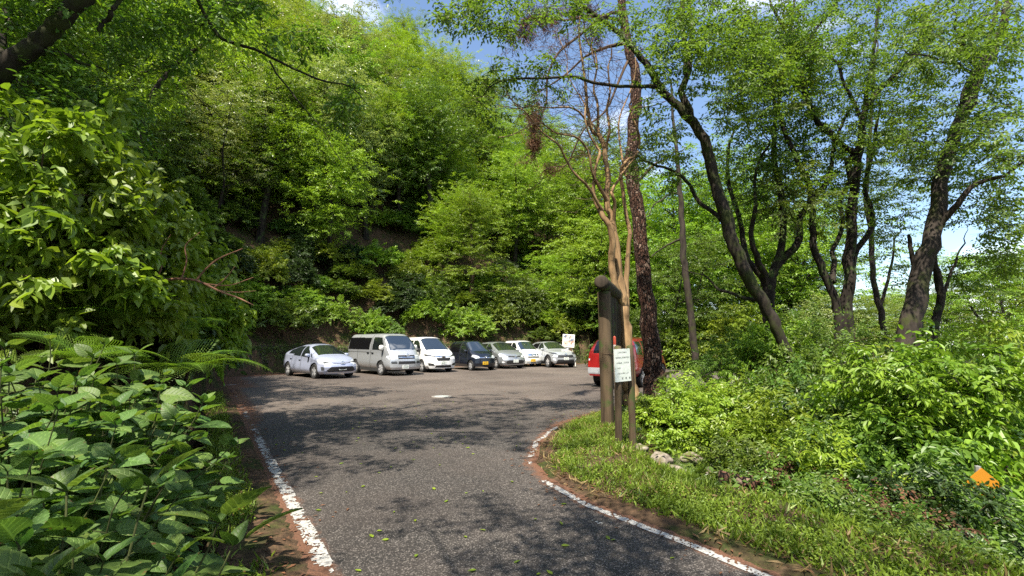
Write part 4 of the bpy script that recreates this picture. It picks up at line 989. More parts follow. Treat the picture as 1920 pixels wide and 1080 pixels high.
    # cabin: dark floor, two seat backs and a wheel are hidden by the dark glass, so the glass is opaque
    for xw in wx:
        for sg in (1, -1):
            wmb = MB(); yo = sg * (W / 2 - .11); o = (xw, yo, rw); tw = s.get('tw', .1)
            wmb.lathe([(rw * .66, -tw), (rw * .93, -tw), (rw, -tw * .7), (rw, tw * .7), (rw * .94, tw), (rw * .66, tw * .96)], o, (0, sg, 0), 36); wh = wmb.build('tyre', m_tyre)
            wroot = wh; wh.name = 'wheel'; wh.parent = root; wh.data.name = 'wheel'
            rm = MB(); rm.lathe([(rw * .67, tw * .95), (rw * .60, tw * .80), (rw * .56, tw * .2), (.0, tw * .2)], o, (0, sg, 0), 32, 1)
            for k in range(s.get('spk', 5)):
                a = k * 2 * math.pi / s.get('spk', 5) + .3; c = np.array([xw + math.cos(a) * rw * .34, yo + sg * tw * .72, rw + math.sin(a) * rw * .34])
                rm.box(c, (rw * .58, .022, rw * s.get('spw', .17) * 1.5), 0, 0, -a)
            rm.lathe([(rw * .15, tw * .72), (rw * .13, tw * .86), (0, tw * .88)], o, (0, sg, 0), 16); rm.build('rim', [s.get('rim', m_rim), m_rimdark], wh)
    # mirrors
    mx, mz = s['mirror']; iu = int(np.argmin(np.abs(x - mx)))
    for sg in (1, -1):
        yv = float(np.interp(mz, [zb[iu], zt[iu]], [yb[iu], yb[iu] * (1 - tum)]))
        m = MB(); V_, F_ = sphere_pts(12, 8); V_ = np.sign(V_) * np.abs(V_) ** .75 * np.array(s.get('mdim', (.075, .11, .075))); m.add(V_ + [mx - .02, sg * (yv + .13), mz], F_); m.box((mx, sg * (yv + .02), mz - .05), (.05, .1, .03), 0, 1)
        m.build('mirror', [s.get('mirrorpaint', s['paint']), m_black], root, True)
    for (hx, hz) in s.get('handles', []):
        for sg in (1, -1):
            iu = int(np.argmin(np.abs(x - hx))); m = MB(); m.box((hx, sg * (w[iu] * .985 + .01), hz), (.19, .035, .035)); m.build('door_handle', s.get('handlemat', s['paint']), root)
    if s.get('plate'):
        px_, py_, pz_, pm, pw, end = s['plate']; sgn = 1 if end == 'f' else -1
        m = MB(); m.box((px_, py_, pz_), (.02, pw, pw * .5)); pl = m.build('number_plate', pm, root)
        tm = text_mesh(s.get('ptext', '32-33'), pw * .36, m_green if pm is m_plate else m_ink, 'plate_digits'); to = link('plate_digits', tm, pl)
        to.location = (px_ + sgn * .0125, py_, pz_ - pw * .07); to.rotation_euler = (math.pi / 2, 0, math.pi / 2 * sgn)
        tm2 = text_mesh(s.get('ptop', '松本 300'), pw * .13, m_green if pm is m_plate else m_ink, 'plate_region'); to = link('plate_region', tm2, pl)
        to.location = (px_ + sgn * .0125, py_, pz_ + pw * .16); to.rotation_euler = (math.pi / 2, 0, math.pi / 2 * sgn)
    for (ex, ez, er, ek) in s.get('emblem', []):
        m = MB(); a = np.linspace(0, 2 * math.pi, 25)
        if ek == 'oval':
            m.tube(np.stack([a * 0 + ex, np.cos(a) * er, np.sin(a) * er * .68 + ez], 1), .011, 6, cap=False); m.tube(np.stack([a * 0 + ex, np.cos(a) * er * .36, np.sin(a) * er * .6 + ez], 1), .008, 6, cap=False)
            m.tube(np.stack([a * 0 + ex, np.cos(a) * er * .72, np.sin(a) * er * .22 + ez + er * .3], 1), .008, 6, cap=False)
        else:
            m.box((ex, 0, ez), (.02, er * 1.9, er * 1.5), 0, 1); m.box((ex + .01, er * .4, ez), (.02, er * .22, er * 1.1)); m.box((ex + .01, -er * .4, ez), (.02, er * .22, er * 1.1)); m.box((ex + .012, 0, ez), (.016, er * .7, er * .2))
        m.build('emblem', [m_chrome, m_black], root, False)
    for (nm, m_, c, d) in s.get('extra', []):
        m = MB(); m.box(c, d); m.build(nm, m_, root)
    return root
def sphere_pts(k, l):
    V = [(math.sin(math.pi * i / l) * math.cos(2 * math.pi * j / k), math.sin(math.pi * i / l) * math.sin(2 * math.pi * j / k), math.cos(math.pi * i / l)) for i in range(l + 1) for j in range(k)]
    F = [(i * k + j, (i + 1) * k + j, (i + 1) * k + (j + 1) % k, i * k + (j + 1) % k) for i in range(l) for j in range(k)]
    return np.array(V), np.array(F)

P_lav = paint('paint_lavender', (.40, .44, .58), .35); P_silver = paint('paint_silver', (.48, .50, .52), .55); P_white = paint('paint_white', (.78, .78, .77)); P_navy = paint('paint_navy', (.007, .010, .020), .2)
P_sil2 = paint('paint_grey_silver', (.32, .34, .36), .6); P_white2 = paint('paint_warm_white', (.70, .70, .66)); P_sil3 = paint('paint_pale_silver', (.44, .46, .48), .5); P_red = paint('paint_red', (.26, .012, .012))
HATCH = dict(L=4.48, W=1.75, wb=2.70, oh=.93, rw=.315, taper=.13, tum=.24, sq=3.2, paint=P_lav, pf=.34,
    top=[(-2.24, .98), (-2.18, 1.06), (-1.75, 1.20), (-1.2, 1.36), (-.55, 1.47), (.0, 1.49), (.38, 1.45), (1.28, 1.02), (1.5, .96), (2.0, .80), (2.24, .68)], belt=[(-2.24, 1.0), (-1, .97), (0, .93), (1.0, .86), (2.24, .64)],
    front=[(.2, .10), (.35, .02), (.5, .0), (.62, .05), (.72, .16)], rear=[(.25, .1), (.5, 0), (.9, .05), (1.05, .12)], mirror=(.78, .99), handles=[(-.15, .80), (-1.1, .84)], seams=[(1.05, 1.02, .9), (-.02, .0, .0), (-.95, -1.0, -.85)], spk=5, spw=.2,
    plate=(2.215, .0, .46, m_plate, .33, 'f'), emblem=[(2.205, .68, .085, 'oval')], ptop='松本 300', ptext='32-33',
    panels=[('WS', 'windscreen', m_glass, (.40, 1.24, .9)), ('RW', 'rear_window', m_glass, (-2.1, -1.0, 1.1, 1.45)),
            ('SW', 'side_window', m_glass, [(-.05, .96), (.88, .90), (.62, 1.12), (.2, 1.36), (-.05, 1.40)]), ('SW', 'side_window', m_glass, [(-1.42, 1.02), (-.12, .97), (-.12, 1.40), (-.7, 1.36), (-1.3, 1.2)]), ('SW', 'quarter_window', m_glass, [(.93, .9), (1.18, .88), (.72, 1.10)]),
            ('F', 'headlight', m_lamp, [(.42, .68), (.60, .60), (.80, .64), (.88, .76), (.84, .84), (.62, .78)], 1), ('F', 'upper_grille', m_black, [(0, .635), (.38, .655), (.42, .69), (0, .66)]),
            ('F', 'lower_grille', m_black, [(0, .30), (.56, .30), (.66, .36), (.48, .53), (0, .53)]), ('F', 'bumper_trim', m_chrome, [(0, .255), (.66, .255), (.72, .285), (0, .285)]), ('F', 'fog_light', m_lampdark, [(.72, .36), (.80, .36), (.80, .52), (.74, .52)], 1)])
VAN = dict(L=4.69, W=1.70, wb=2.57, oh=1.02, rw=.335, taper=.05, tum=.13, sq=6, paint=P_silver, pf=.20, sm=.05,
    top=[(-2.345, 1.80), (-2.27, 1.92), (-2.1, 1.97), (.8, 1.98), (1.15, 1.95), (1.38, 1.86), (2.02, 1.24), (2.15, 1.16), (2.30, .98), (2.345, .90)], belt=[(-2.345, 1.20), (1.0, 1.19), (1.6, 1.12), (2.1, 1.0), (2.345, .85)],
    front=[(.25, .06), (.4, .0), (.62, .0), (.75, .03), (.95, .10)], rear=[(.3, .0), (1.2, .0), (1.9, .1)], mirror=(1.52, 1.30), mdim=(.08, .12, .13), mirrorpaint=P_white2, handles=[(.50, 1.05), (.05, 1.05)], handlemat=m_black,
    seams=[(1.42, 1.45, 1.42), (.32, .32, .32), (-1.05, -1.05, -1.05)], rail=(-2.3, .3, 1.075), spk=6, spw=.2, floor=[(-2.3, .32), (2.3, .30)],
    plate=(2.345, -.10, .42, m_plate, .33, 'f'), emblem=[(2.32, .965, .085, 'oval')], ptop='松本 400', ptext='12-67',
    panels=[('WS', 'windscreen', m_glass, (1.33, 1.98, 1.2)), ('SW', 'side_window', m_tint, [(-2.2, 1.28), (.12, 1.28), (.26, 1.78), (-2.12, 1.80)]), ('SW', 'cab_window', m_glass, [(.42, 1.26), (1.42, 1.20), (1.5, 1.34), (1.22, 1.78), (.48, 1.80)]),
            ('B', 'rear_window', m_tint, [(0, 1.25), (.66, 1.25), (.6, 1.8), (0, 1.8)]),
            ('F', 'headlight', m_lamp, [(.46, .78), (.80, .76), (.84, .93), (.48, .95)], 1), ('F', 'grille', m_black, [(0, .78), (.43, .78), (.45, .85), (0, .85)]), ('F', 'grille_bar', m_chrome, [(0, .85), (.45, .85), (.45, .885), (0, .885)]), ('F', 'grille', m_black, [(0, .885), (.45, .885), (.46, .94), (0, .94)]),
            ('F', 'lower_grille', m_black, [(0, .55), (.45, .55), (.45, .68), (0, .68)]), ('F', 'fog_light', m_lampdark, [(.52, .56), (.76, .56), (.78, .68), (.52, .67)], 1)])
MINI = dict(L=4.69, W=1.70, wb=2.89, oh=.90, rw=.32, taper=.09, tum=.17, sq=4.5, paint=P_white, pf=.30,
    top=[(-2.345, 1.55), (-2.25, 1.74), (-2.0, 1.82), (.4, 1.84), (.75, 1.80), (1.62, 1.14), (1.8, 1.08), (2.15, 1.0), (2.345, .84)], belt=[(-2.345, 1.1), (.5, 1.06), (1.4, 1.0), (2.345, .8)],
    front=[(.2, .06), (.4, .0), (.7, .02), (.9, .12)], rear=[(.3, .0), (1.1, .03), (1.7, .14)], mirror=(1.18, 1.16), mirrorpaint=m_black, handles=[(.2, .98)], seams=[(1.3, 1.3, 1.25), (.3, .3, .3), (-.8, -.8, -.8)], spk=5,
    plate=(2.345, -.02, .50, m_plate, .33, 'f'), emblem=[(2.30, .79, .085, 'badge')], ptop='長野 502', ptext='46-81',
    panels=[('WS', 'windscreen', m_glass, (.78, 1.60, 1.05)), ('SW', 'side_window', m_tint, [(-2.1, 1.18), (.1, 1.14), (.1, 1.66), (-2.0, 1.66)]), ('SW', 'side_window', m_glass, [(.2, 1.14), (1.3, 1.08), (.85, 1.55), (.6, 1.66), (.2, 1.66)]),
            ('F', 'headlight', m_lampdark, [(.46, .80), (.80, .84), (.86, .93), (.44, .86)], 1), ('F', 'grille_bar', m_chrome, [(0, .77), (.46, .80), (.84, .93), (.84, .955), (.44, .865), (0, .85)]),
            ('F', 'grille', m_black, [(0, .60), (.34, .60), (.42, .76), (0, .76)]), ('F', 'fog_recess', m_black, [(.50, .36), (.76, .36), (.80, .50), (.52, .46)], 1), ('F', 'lower_grille', m_black, [(0, .25), (.48, .25), (.42, .38), (0, .38)])])
KEI = dict(L=3.395, W=1.475, wb=2.455, oh=.47 + .06, rw=.28, taper=.09, tum=.17, sq=4.2, paint=P_navy, pf=.22,
    top=[(-1.70, 1.35), (-1.62, 1.53), (-1.4, 1.60), (.0, 1.63), (.3, 1.60), (1.12, 1.06), (1.25, 1.02), (1.55, .92), (1.70, .78)], belt=[(-1.7, 1.0), (.2, .96), (1.0, .9), (1.7, .72)],
    front=[(.2, .05), (.4, .0), (.65, .02), (.85, .10)], rear=[(.3, 0), (1, .02), (1.5, .1)], mirror=(.78, 1.06), handles=[(.02, .86), (-.85, .88)], seams=[(.84, .84, .8), (-.08, -.08, -.08), (-.9, -.95, -.9)], spk=6, tw=.085,
    plate=(1.70, -.06, .42, m_plateY, .33, 'f'), emblem=[(1.66, .74, .06, 'oval')], ptop='長野 580', ptext='58-20',
    panels=[('WS', 'windscreen', m_glass, (.33, 1.10, .98)), ('SW', 'side_window', m_tint, [(-1.5, 1.06), (-.16, 1.02), (-.16, 1.47), (-1.4, 1.45)]), ('SW', 'side_window', m_glass, [(-.06, 1.02), (.82, .97), (.45, 1.32), (.2, 1.47), (-.06, 1.48)]),
            ('F', 'headlight', m_lamp, [(.36, .70), (.60, .66), (.70, .76), (.66, .86), (.42, .80)], 1), ('F', 'grille_bar', m_chrome, [(0, .69), (.36, .70), (.36, .735), (0, .725)]), ('F', 'grille', m_black, [(0, .62), (.36, .63), (.36, .69), (0, .685)]), ('F', 'lower_grille', m_black, [(0, .25), (.5, .25), (.44, .34), (0, .34)])])
WAGON = dict(HATCH, L=4.6, W=1.75, wb=2.75, oh=.93, paint=P_sil2, tum=.19, rw=.32,
    top=[(-2.3, 1.25), (-2.2, 1.40), (-1.9, 1.50), (-.8, 1.57), (.0, 1.58), (.35, 1.55), (1.35, 1.06), (1.55, 1.0), (2.05, .86), (2.3, .72)], belt=[(-2.3, 1.02), (0, .98), (1.0, .92), (2.3, .68)], mirror=(.85, 1.04),
    plate=(2.29, 0, .46, m_plate, .33, 'f'), emblem=[(2.26, .73, .08, 'oval')], ptop='松本 501', ptext='70-14', seams=[(1.1, 1.1, 1.0), (.05, .05, .05), (-.9, -.95, -.9)],
    panels=[('WS', 'windscreen', m_glass, (.40, 1.30, .95)), ('SW', 'side_window', m_glass, [(-.05, 1.02), (.95, .96), (.66, 1.2), (.2, 1.43), (-.05, 1.46)]), ('SW', 'side_window', m_tint, [(-1.95, 1.1), (-.12, 1.03), (-.12, 1.46), (-1.8, 1.40)]),
            ('F', 'headlight', m_lamp, [(.42, .70), (.62, .64), (.80, .70), (.87, .86), (.62, .80)], 1), ('F', 'grille', m_black, [(0, .66), (.40, .68), (.42, .76), (0, .73)]), ('F', 'lower_grille', m_black, [(0, .30), (.52, .30), (.60, .40), (.44, .52), (0, .52)]), ('F', 'fog_light', m_white, [(.66, .36), (.78, .36), (.78, .44), (.66, .42)], 1)])
KEIW = dict(KEI, paint=P_white2, top=[(-1.70, 1.38), (-1.62, 1.57), (-1.4, 1.64), (.1, 1.65), (.4, 1.61), (1.05, 1.08), (1.2, 1.04), (1.55, .96), (1.70, .84)], spk=4, ptop='松本 581', ptext='31-05', mirrorpaint=P_white2,
    panels=[('WS', 'windscreen', m_glass, (.42, 1.04, 1.0)), ('SW', 'side_window', m_tint, [(-1.5, 1.06), (-.16, 1.02), (-.16, 1.50), (-1.4, 1.48)]), ('SW', 'side_window', m_glass, [(-.06, 1.02), (.82, .97), (.5, 1.32), (.25, 1.50), (-.06, 1.51)]),
            ('F', 'headlight', m_lamp, [(.40, .68), (.66, .68), (.70, .90), (.44, .86)], 1), ('F', 'grille_bar', m_chrome, [(0, .70), (.38, .70), (.38, .82), (0, .82)]), ('F', 'grille', m_black, [(0, .57), (.40, .57), (.40, .66), (0, .66)]), ('F', 'lower_grille', m_lampdark, [(0, .25), (.5, .25), (.44, .30), (0, .30)])])
SUV = dict(L=4.18, W=1.765, wb=2.56, oh=.83, rw=.345, taper=.10, tum=.22, sq=3.6, paint=P_sil3, clad=.075, pf=.26,
    top=[(-2.09, 1.1), (-2.0, 1.25), (-1.55, 1.48), (-1.2, 1.57), (-.3, 1.60), (.1, 1.57), (1.02, 1.12), (1.2, 1.07), (1.85, .95), (2.09, .80)], belt=[(-2.09, 1.1), (0, 1.02), (.9, .97), (2.09, .76)],
    front=[(.2, .08), (.4, .0), (.65, .0), (.85, .08)], rear=[(.3, .0), (.9, 0), (1.2, .12)], mirror=(.62, 1.10), handles=[(-.2, .92), (-1.0, .95)], seams=[(.86, .86, .8), (-.1, -.1, -.1), (-.95, -.95, -.9)], spk=5, spw=.22, floor=[(-2.1, .34), (-1.5, .24), (1.5, .24), (2.1, .28)],
    plate=(2.09, .0, .56, m_plate, .33, 'f'), emblem=[(2.05, .82, .075, 'oval')], ptop='長野 330', ptext='84-52', handlemat=P_sil3,
    panels=[('WS', 'windscreen', m_glass, (.14, .98, 1.02)), ('SW', 'side_window', m_glass, [(-.15, 1.09), (.72, 1.04), (.4, 1.30), (.05, 1.48), (-.15, 1.50)]), ('SW', 'side_window', m_tint, [(-1.35, 1.15), (-.22, 1.09), (-.22, 1.50), (-1.0, 1.46)]),
            ('F', 'headlight', m_lampdark, [(.50, .80), (.78, .82), (.86, .95), (.56, .90)], 1), ('F', 'grille', m_black, [(0, .60), (.56, .62), (.50, .78), (0, .76)]), ('F', 'lower_grille', m_black, [(0, .28), (.62, .28), (.56, .50), (0, .50)]), ('F', 'fog_recess', m_white, [(.64, .42), (.80, .50), (.78, .60), (.68, .56)], 1)])
RED = dict(L=4.4, W=1.78, wb=2.6, oh=.86, rw=.36, taper=.06, tum=.17, sq=4.2, paint=P_red, pf=.2, pr=.10,
    top=[(-2.2, 1.25), (-2.14, 1.52), (-1.98, 1.70), (-1.6, 1.75), (.0, 1.76), (.3, 1.72), (1.05, 1.2), (1.25, 1.13), (2.0, 1.02), (2.2, .85)], belt=[(-2.2, 1.15), (1.0, 1.08), (2.2, .8)],
    front=[(.2, .06), (.5, 0), (.9, .1)], rear=[(.3, .0), (.5, -.04), (.7, .0), (1.15, .02), (1.7, .22)], mirror=(.74, 1.2), handles=[(-.05, 1.0), (-1.0, 1.0)], handlemat=m_chrome, seams=[(.9, .9, .8), (-.02, -.02, -.02), (-1.0, -1.0, -1.0)], spk=5, floor=[(-2.2, .40), (2.2, .34)],
    plate=(-2.215, 0, .92, m_plate, .33, 'r'), ptop='松本 33', ptext='90-06',
    panels=[('WS', 'windscreen', m_glass, (.32, 1.02, 1.1)), ('SW', 'side_window', m_glass, [(.0, 1.16), (.82, 1.10), (.5, 1.5), (.3, 1.62), (.0, 1.62)]), ('SW', 'side_window', m_glass, [(-1.1, 1.17), (-.08, 1.16), (-.08, 1.62), (-1.0, 1.62)]), ('SW', 'quarter_window', m_glass, [(-1.85, 1.2), (-1.22, 1.18), (-1.15, 1.6), (-1.72, 1.6)]),
            ('B', 'rear_window', m_tint, [(0, 1.18), (.64, 1.18), (.56, 1.62), (0, 1.62)]), ('B', 'tail_light_lens', m_white, [(.76, .92), (.9, .92), (.9, 1.00), (.76, 1.00)], 1), ('B', 'tail_light', m_tail, [(.76, .74), (.9, .74), (.9, 1.10), (.76, 1.10)], 1), ('B', 'rear_bumper', m_silverplastic, [(0, .46), (.9, .46), (.9, .68), (0, .68)])])
def park(s, label, cat, fx, fy, th):
    """put the near (left in the photo) front wheel on the ground at pixel fx, fy; th = heading, degrees from straight towards the viewer, turning right"""
    h = np.array([math.sin(R(th)), -math.cos(R(th))]); lft = np.array([-h[1], h[0]]); g = ground_at(fx, fy)
    c = g[:2] - h * (s['L'] / 2 - s['oh']) + lft * (s['W'] / 2 - .1)
    return car(label, cat, s, c, math.atan2(h[1], h[0]))
park(HATCH, 'pale lavender five-door hatchback at the left end of the parked row', 'car', 591, 710, 47)
park(VAN, 'silver delivery van with dark side windows, tallest vehicle in the parked row', 'van', 716, 704, 44)
park(MINI, 'white minivan with a chrome winged grille beside the silver van', 'minivan', 793, 698, 36)
park(KEI, 'small dark navy car with a yellow number plate in the parked row', 'car', 884, 695, 34)
park(WAGON, 'silver-grey wagon between the navy car and the small white car', 'car', 932, 691, 29)
park(KEIW, 'small white boxy car with a yellow number plate in the parked row', 'car', 977, 688, 27)
park(SUV, 'pale silver crossover with black wheel arches at the right end of the row', 'car', 1029, 689, 22)
hd = R(58); g = ground_at(1123, 722); hx = np.array([math.cos(hd), math.sin(hd)]); lf = np.array([-hx[1], hx[0]])
cc = g[:2] + hx * (RED['L'] / 2 - (RED['L'] - RED['oh'] - RED['wb'])) - lf * (RED['W'] / 2 - .1)
car('red four-wheel-drive wagon seen from behind, half hidden by the log notice board', 'car', RED, cc, hd)
# ---------------------------------------------------------------- log notice board, signs, small things
def logv(r, P, k=14): return P
def standing_log(nm, parent, o, a, b, r, m, top_dome=True):
    mb = MB(); a, b = np.asarray(a, float), np.asarray(b, float); n = 9; f = np.linspace(0, 1, n)[:, None]; P = a + (b - a) * f
    rr = np.full(n, r) * (1 + .03 * np.sin(np.arange(n) * 1.7)); rr[-1] *= .86
    P = np.vstack([P[:-1], P[-1:] - unit(b - a) * r * .12, b]); rr = np.r_[rr[:-1], r, r * .72]
    mb.tube(P - o, rr, 16, wob=.03); return mb.build(nm, m, parent, True)
g = ground_at(1140, 806, .02); o = np.array([g[0], g[1], 0.0]); p2 = np.array([2.28, 10.35, 0.0]); ang = math.atan2(p2[1] - o[1], p2[0] - o[0])
gate = thing('log_notice_board', 'tall dark log frame notice board seen edge-on beside the golden-barked tree', 'notice board', o)
topz = 2.52
standing_log('post', gate, o, o + [0, 0, tz(*o[:2]) - .3], o + [-.02, 0, topz], .118, BM['log'])
standing_log('post', gate, o, p2 + [0, 0, tz(*p2[:2]) - .3], p2 + [0, 0, topz - .02], .115, BM['log'])
dvec = unit(p2 - o); standing_log('crossbeam', gate, o, p2 + dvec * .35 + [0, 0, topz + .06], o - dvec * .42 + [0, 0, topz + .13], .125, BM['logdark'])
mb = MB()
for k in range(9):
    c = o + dvec * (.24 + k * .172); mb.box(c - o + [0, 0, 1.62 + .01 * (k % 3)], (.166, .05 + .012 * (k % 2), 1.72), ang)
mb.build('plank_panel', BM['logdark'], gate)
mb = MB(); mb.box(o + dvec * .95 - o + [0, 0, .74], (1.5, .09, .10), ang); mb.build('rail', BM['logdark'], gate)
mb = MB(); mb.tube(np.stack([np.cos(np.linspace(0, 6.283, 20)) * .122, np.sin(np.linspace(0, 6.283, 20)) * .122, np.full(20, 1.37)], 1), .008, 5); mb.build('wire_band', m_chrome if False else BM['twig'], gate)

YS = 7.15
b0, b1 = at(1160, 838, 7.2), at(1187, 836, 7.35)
sgn = thing('notice_sign', 'small white notice with lines of writing on two low wooden posts', 'sign', (b0[0], b0[1], 0)); o = np.array([b0[0], b0[1], 0])
for b, tp in ((b0, at(1158, 649, 7.2)), (b1, at(1181, 648, 7.35))):
    standing_log('post', sgn, o, [b[0], b[1], tz(b[0], b[1]) - .2], tp, .053, BM['log'])
m_sign = mat('white_sign_face', (.62, .66, .60), .45); t = NT(m_sign)
t.l.new(t.ramp(t.noise(14, 5, .6, t.obj()), [(.3, (.50, .54, .48)), (.65, (.66, .69, .64))]), t.b.inputs['Base Color'])
c = (at(1145, 655, 7.1) + at(1182, 714, 7.22)) / 2; c[1] -= .0
ry = math.atan2(b1[1] - b0[1], b1[0] - b0[0]); c = np.array([(b0[0] + b1[0]) / 2 - .045, (b0[1] + b1[1]) / 2 - .105, c[2]])
mb = MB(); mb.box((0, 0, 0), (.315, .012, .475)); bo = mb.build('board', m_sign, sgn); bo.location = c - o; bo.rotation_euler = (0, R(-2), ry)
for k, (s, sz, xo) in enumerate([('このたび林道の', .026, 0), ('駐車場をご利用の方は', .027, 0), ('火の始末、ゴミの持', .028, 0), ('ち帰り', .026, -.075), ('ご協力をお願いします', .024, .0), ('管　理　者', .036, .055)]):
    me = text_mesh(s, sz * 1.0, m_ink, 'sign_writing'); tx = link('sign_writing', me, bo); tx.location = (xo, -.0075, .185 - k * .076); tx.rotation_euler = (math.pi / 2, 0, 0)
st = at(1152, 632, 7.62); stk = thing('marker_stake', 'thin white stake with a red top behind the white notice', 'stake', (st[0], st[1], tz(st[0], st[1]) - .05))
h_ = st[2] - stk.location[2]
mb = MB(); mb.box((0, 0, h_ / 2 - .06), (.036, .036, h_ - .12)); mb.build('shaft', mat('stake_white', (.62, .52, .44), .6), stk)
mb = MB(); mb.box((0, 0, h_ - .06), (.037, .037, .12)); mb.add(np.array([(-.0185, -.0185, h_), (.0185, -.0185, h_), (.0185, .0185, h_), (-.0185, .0185, h_), (0, 0, h_ + .02)]), [(0, 1, 4), (1, 2, 4), (2, 3, 4), (3, 0, 4)]); mb.build('red_top', mat('stake_red', (.34, .045, .02), .6), stk)

# picture sign at the far end of the row
YP = 32.2; pc = at(1066, 639, YP); ps_ = thing('picture_sign', 'white picture sign on two thin legs beyond the last parked car', 'sign', (pc[0], pc[1], 0)); o = np.array([pc[0], pc[1], 0])
m_pic = mat('faded_picture', (.6, .6, .6), .5); t = NT(m_pic)
vo = t.new('ShaderNodeTexVoronoi', Scale=7.0); t.l.new(t.obj(), vo.inputs['Vector'])
n_ = t.noise(4.5, 5, .6, t.obj()); sc_ = t.n.new('ShaderNodeSeparateColor'); t.l.new(vo.outputs['Color'], sc_.inputs[0])
t.l.new(t.mix(t.ramp(n_, [(.44, (0, 0, 0)), (.52, (1, 1, 1))]), (.66, .66, .62), t.ramp(sc_.outputs[0], [(0, (.10, .13, .20)), (.3, (.30, .17, .12)), (.6, (.50, .44, .34)), (1, (.28, .32, .26))], 'CONSTANT')), t.b.inputs['Base Color'])
mb = MB(); mb.box((0, 0, 0), (.80, .03, .86)); bd = mb.build('board', mat('sign_white_frame', (.72, .72, .68), .5), ps_); bd.location = pc - o; bd.rotation_euler = (R(-4), R(3), R(-14))
mb = MB(); mb.box((0, -.018, .02), (.70, .012, .72)); pf_ = mb.build('picture', m_pic, bd)
for sx_ in (-.27, .27):
    mb = MB(); z0 = tz(pc[0] + sx_, pc[1]) - .1; mb.tube([(sx_, .04, z0), (sx_, .035, pc[2])], .035, 8); mb.build('leg', mat('cream_pipe', (.60, .56, .42), .5), ps_)
w_ = at(1079, 683, 31.5); mb = MB(); mb.tube([(0, 0, -.2), (0, 0, .55)], .035, 8); mb.tube([(0, 0, .55), (0, 0, .6)], [.035, .02], 8); q = mb.build('white_stake', mat('stake_paint', (.7, .7, .66), .5), None, True); q.location = (w_[0], w_[1], tz(w_[0], w_[1])); tag(q, 'short white post in the litter beside the picture sign', 'post')

# yellow warning sign by the lower road
yc = at(1845, 912, 5.42); ys_ = thing('warning_sign', 'orange-yellow diamond road sign half buried in leaves beside the lower road', 'sign', (yc[0], yc[1], 0)); o = np.array([yc[0], yc[1], 0])
mb = MB(); V = np.array([(0, 0, .19), (.19, 0, 0), (0, 0, -.19), (-.19, 0, 0)]); mb.add(np.vstack([V, V + [0, .02, 0]]), [(0, 3, 2, 1), (4, 5, 6, 7), (0, 1, 5, 4), (1, 2, 6, 5), (2, 3, 7, 6), (3, 0, 4, 7)])
d_ = mb.build('plate', mat('sign_orange', (.42, .17, .01), .45), ys_); d_.location = yc - o; d_.rotation_euler = (0, 0, R(-18))
mb = MB(); mb.tube([(0, .05, tz(yc[0], yc[1]) - .1), (0, .05, yc[2] + .2)], .03, 8); mb.build('post', mat('grey_pole', (.35, .35, .34), .4, .5), ys_)

# manhole cover
gm = ground_at(828, 744); mh = thing('manhole_cover', 'pale round manhole cover set in the asphalt in front of the cars', 'manhole cover', (gm[0], gm[1], 0))
mb = MB(); mb.lathe([(.30, .004), (.295, .014), (.22, .016), (.215, .006)], (0, 0, 0), (0, 0, 1), 40); mb.build('frame', mat('cast_concrete', (.20, .18, .16), .8), mh)
mb = MB(); mb.lathe([(.212, .004), (.21, .018), (0, .021)], (0, 0, 0), (0, 0, 1), 40); mb.build('lid', mat('pale_lid', (.38, .41, .40), .3), mh)

# ---------------------------------------------------------------- rocks, log, fallen sticks on the right verge
m_rock = mat('mossy_rock', (.2, .18, .15), .9, spec=.2); t = NT(m_rock); n_ = t.noise(11, 6, .65, t.pos()); n2 = t.noise(5, 4, .6, t.pos())
t.l.new(t.mix(t.ramp(n2, [(.48, (0, 0, 0)), (.6, (1, 1, 1))]), t.ramp(n_, [(.3, (.10, .085, .07)), (.7, (.32, .27, .22))]), (.10, .115, .03)), t.b.inputs['Base Color']); t.bump(n_, .8, .03)
def rock(label, px, py, Y, r, sq=(1, .8, .7)):
    c = at(px, py, Y); V, F = sphere_pts(22, 14); n = np.array([mnoise.noise(Vector(v * 1.3 + np.array([px, py, 0]) * .1)) for v in V]); n2 = np.array([mnoise.noise(Vector(v * 3.1 + px)) for v in V])
    V = V * (1 + .55 * n + .14 * n2)[:, None] * r * np.array(sq); V = V - V % (r * .0001)
    o_ = link('rock', new_mesh('rock', V, [F], [m_rock], smooth=True), None, (c[0], c[1], max(c[2] - r * .3, tz(c[0], c[1]) + r * .1)), px); tag(o_, label, 'rock')
rock('pale mossy rock right of the white notice posts', 1237, 858, 6.9, .17); rock('reddish rock further right, beyond the mossy rock', 1298, 856, 7.0, .15, (1.2, .8, .6))
rock('small dark rock close behind the right notice post', 1202, 838, 7.3, .10); rock('low mossy rock with dead stalks in front of the reddish rock', 1262, 876, 6.6, .15, (1.4, .9, .45))
rock('small brown rock at the foot of the thicket left of the fallen log', 1330, 880, 6.6, .07)
def stick(name, label, cat, pts, r, m):
    P = np.array([at(*p) for p in pts]); 
    for q in P: q[2] = max(q[2], tz(q[0], q[1]) + r * .6)
    Pq = np.concatenate([wobbly(P[k], P[k + 1], 5, .02)[(0 if k == 0 else 1):] for k in range(len(P) - 1)]); mb = MB(); mb.tube(Pq - P[0], np.linspace(r, r * .75, len(Pq)), 10, wob=.15); o_ = mb.build(name, m, None, True); o_.location = P[0]; tag(o_, label, cat)
stick('fallen_log', 'thick brown rotting log lying on the grassy verge', 'log', [(1350, 893, 5.75), (1420, 908, 5.7)], .07, BM['pine'])
stick('fallen_branch', 'split grey branch under the rotting log', 'branch', [(1366, 912, 5.6), (1402, 932, 5.4)], .03, BM['log'])
stick('fallen_branch', 'pale bare stick lying against the reddish rock', 'branch', [(1278, 853, 6.9), (1350, 860, 6.7)], .012, BM['log'])
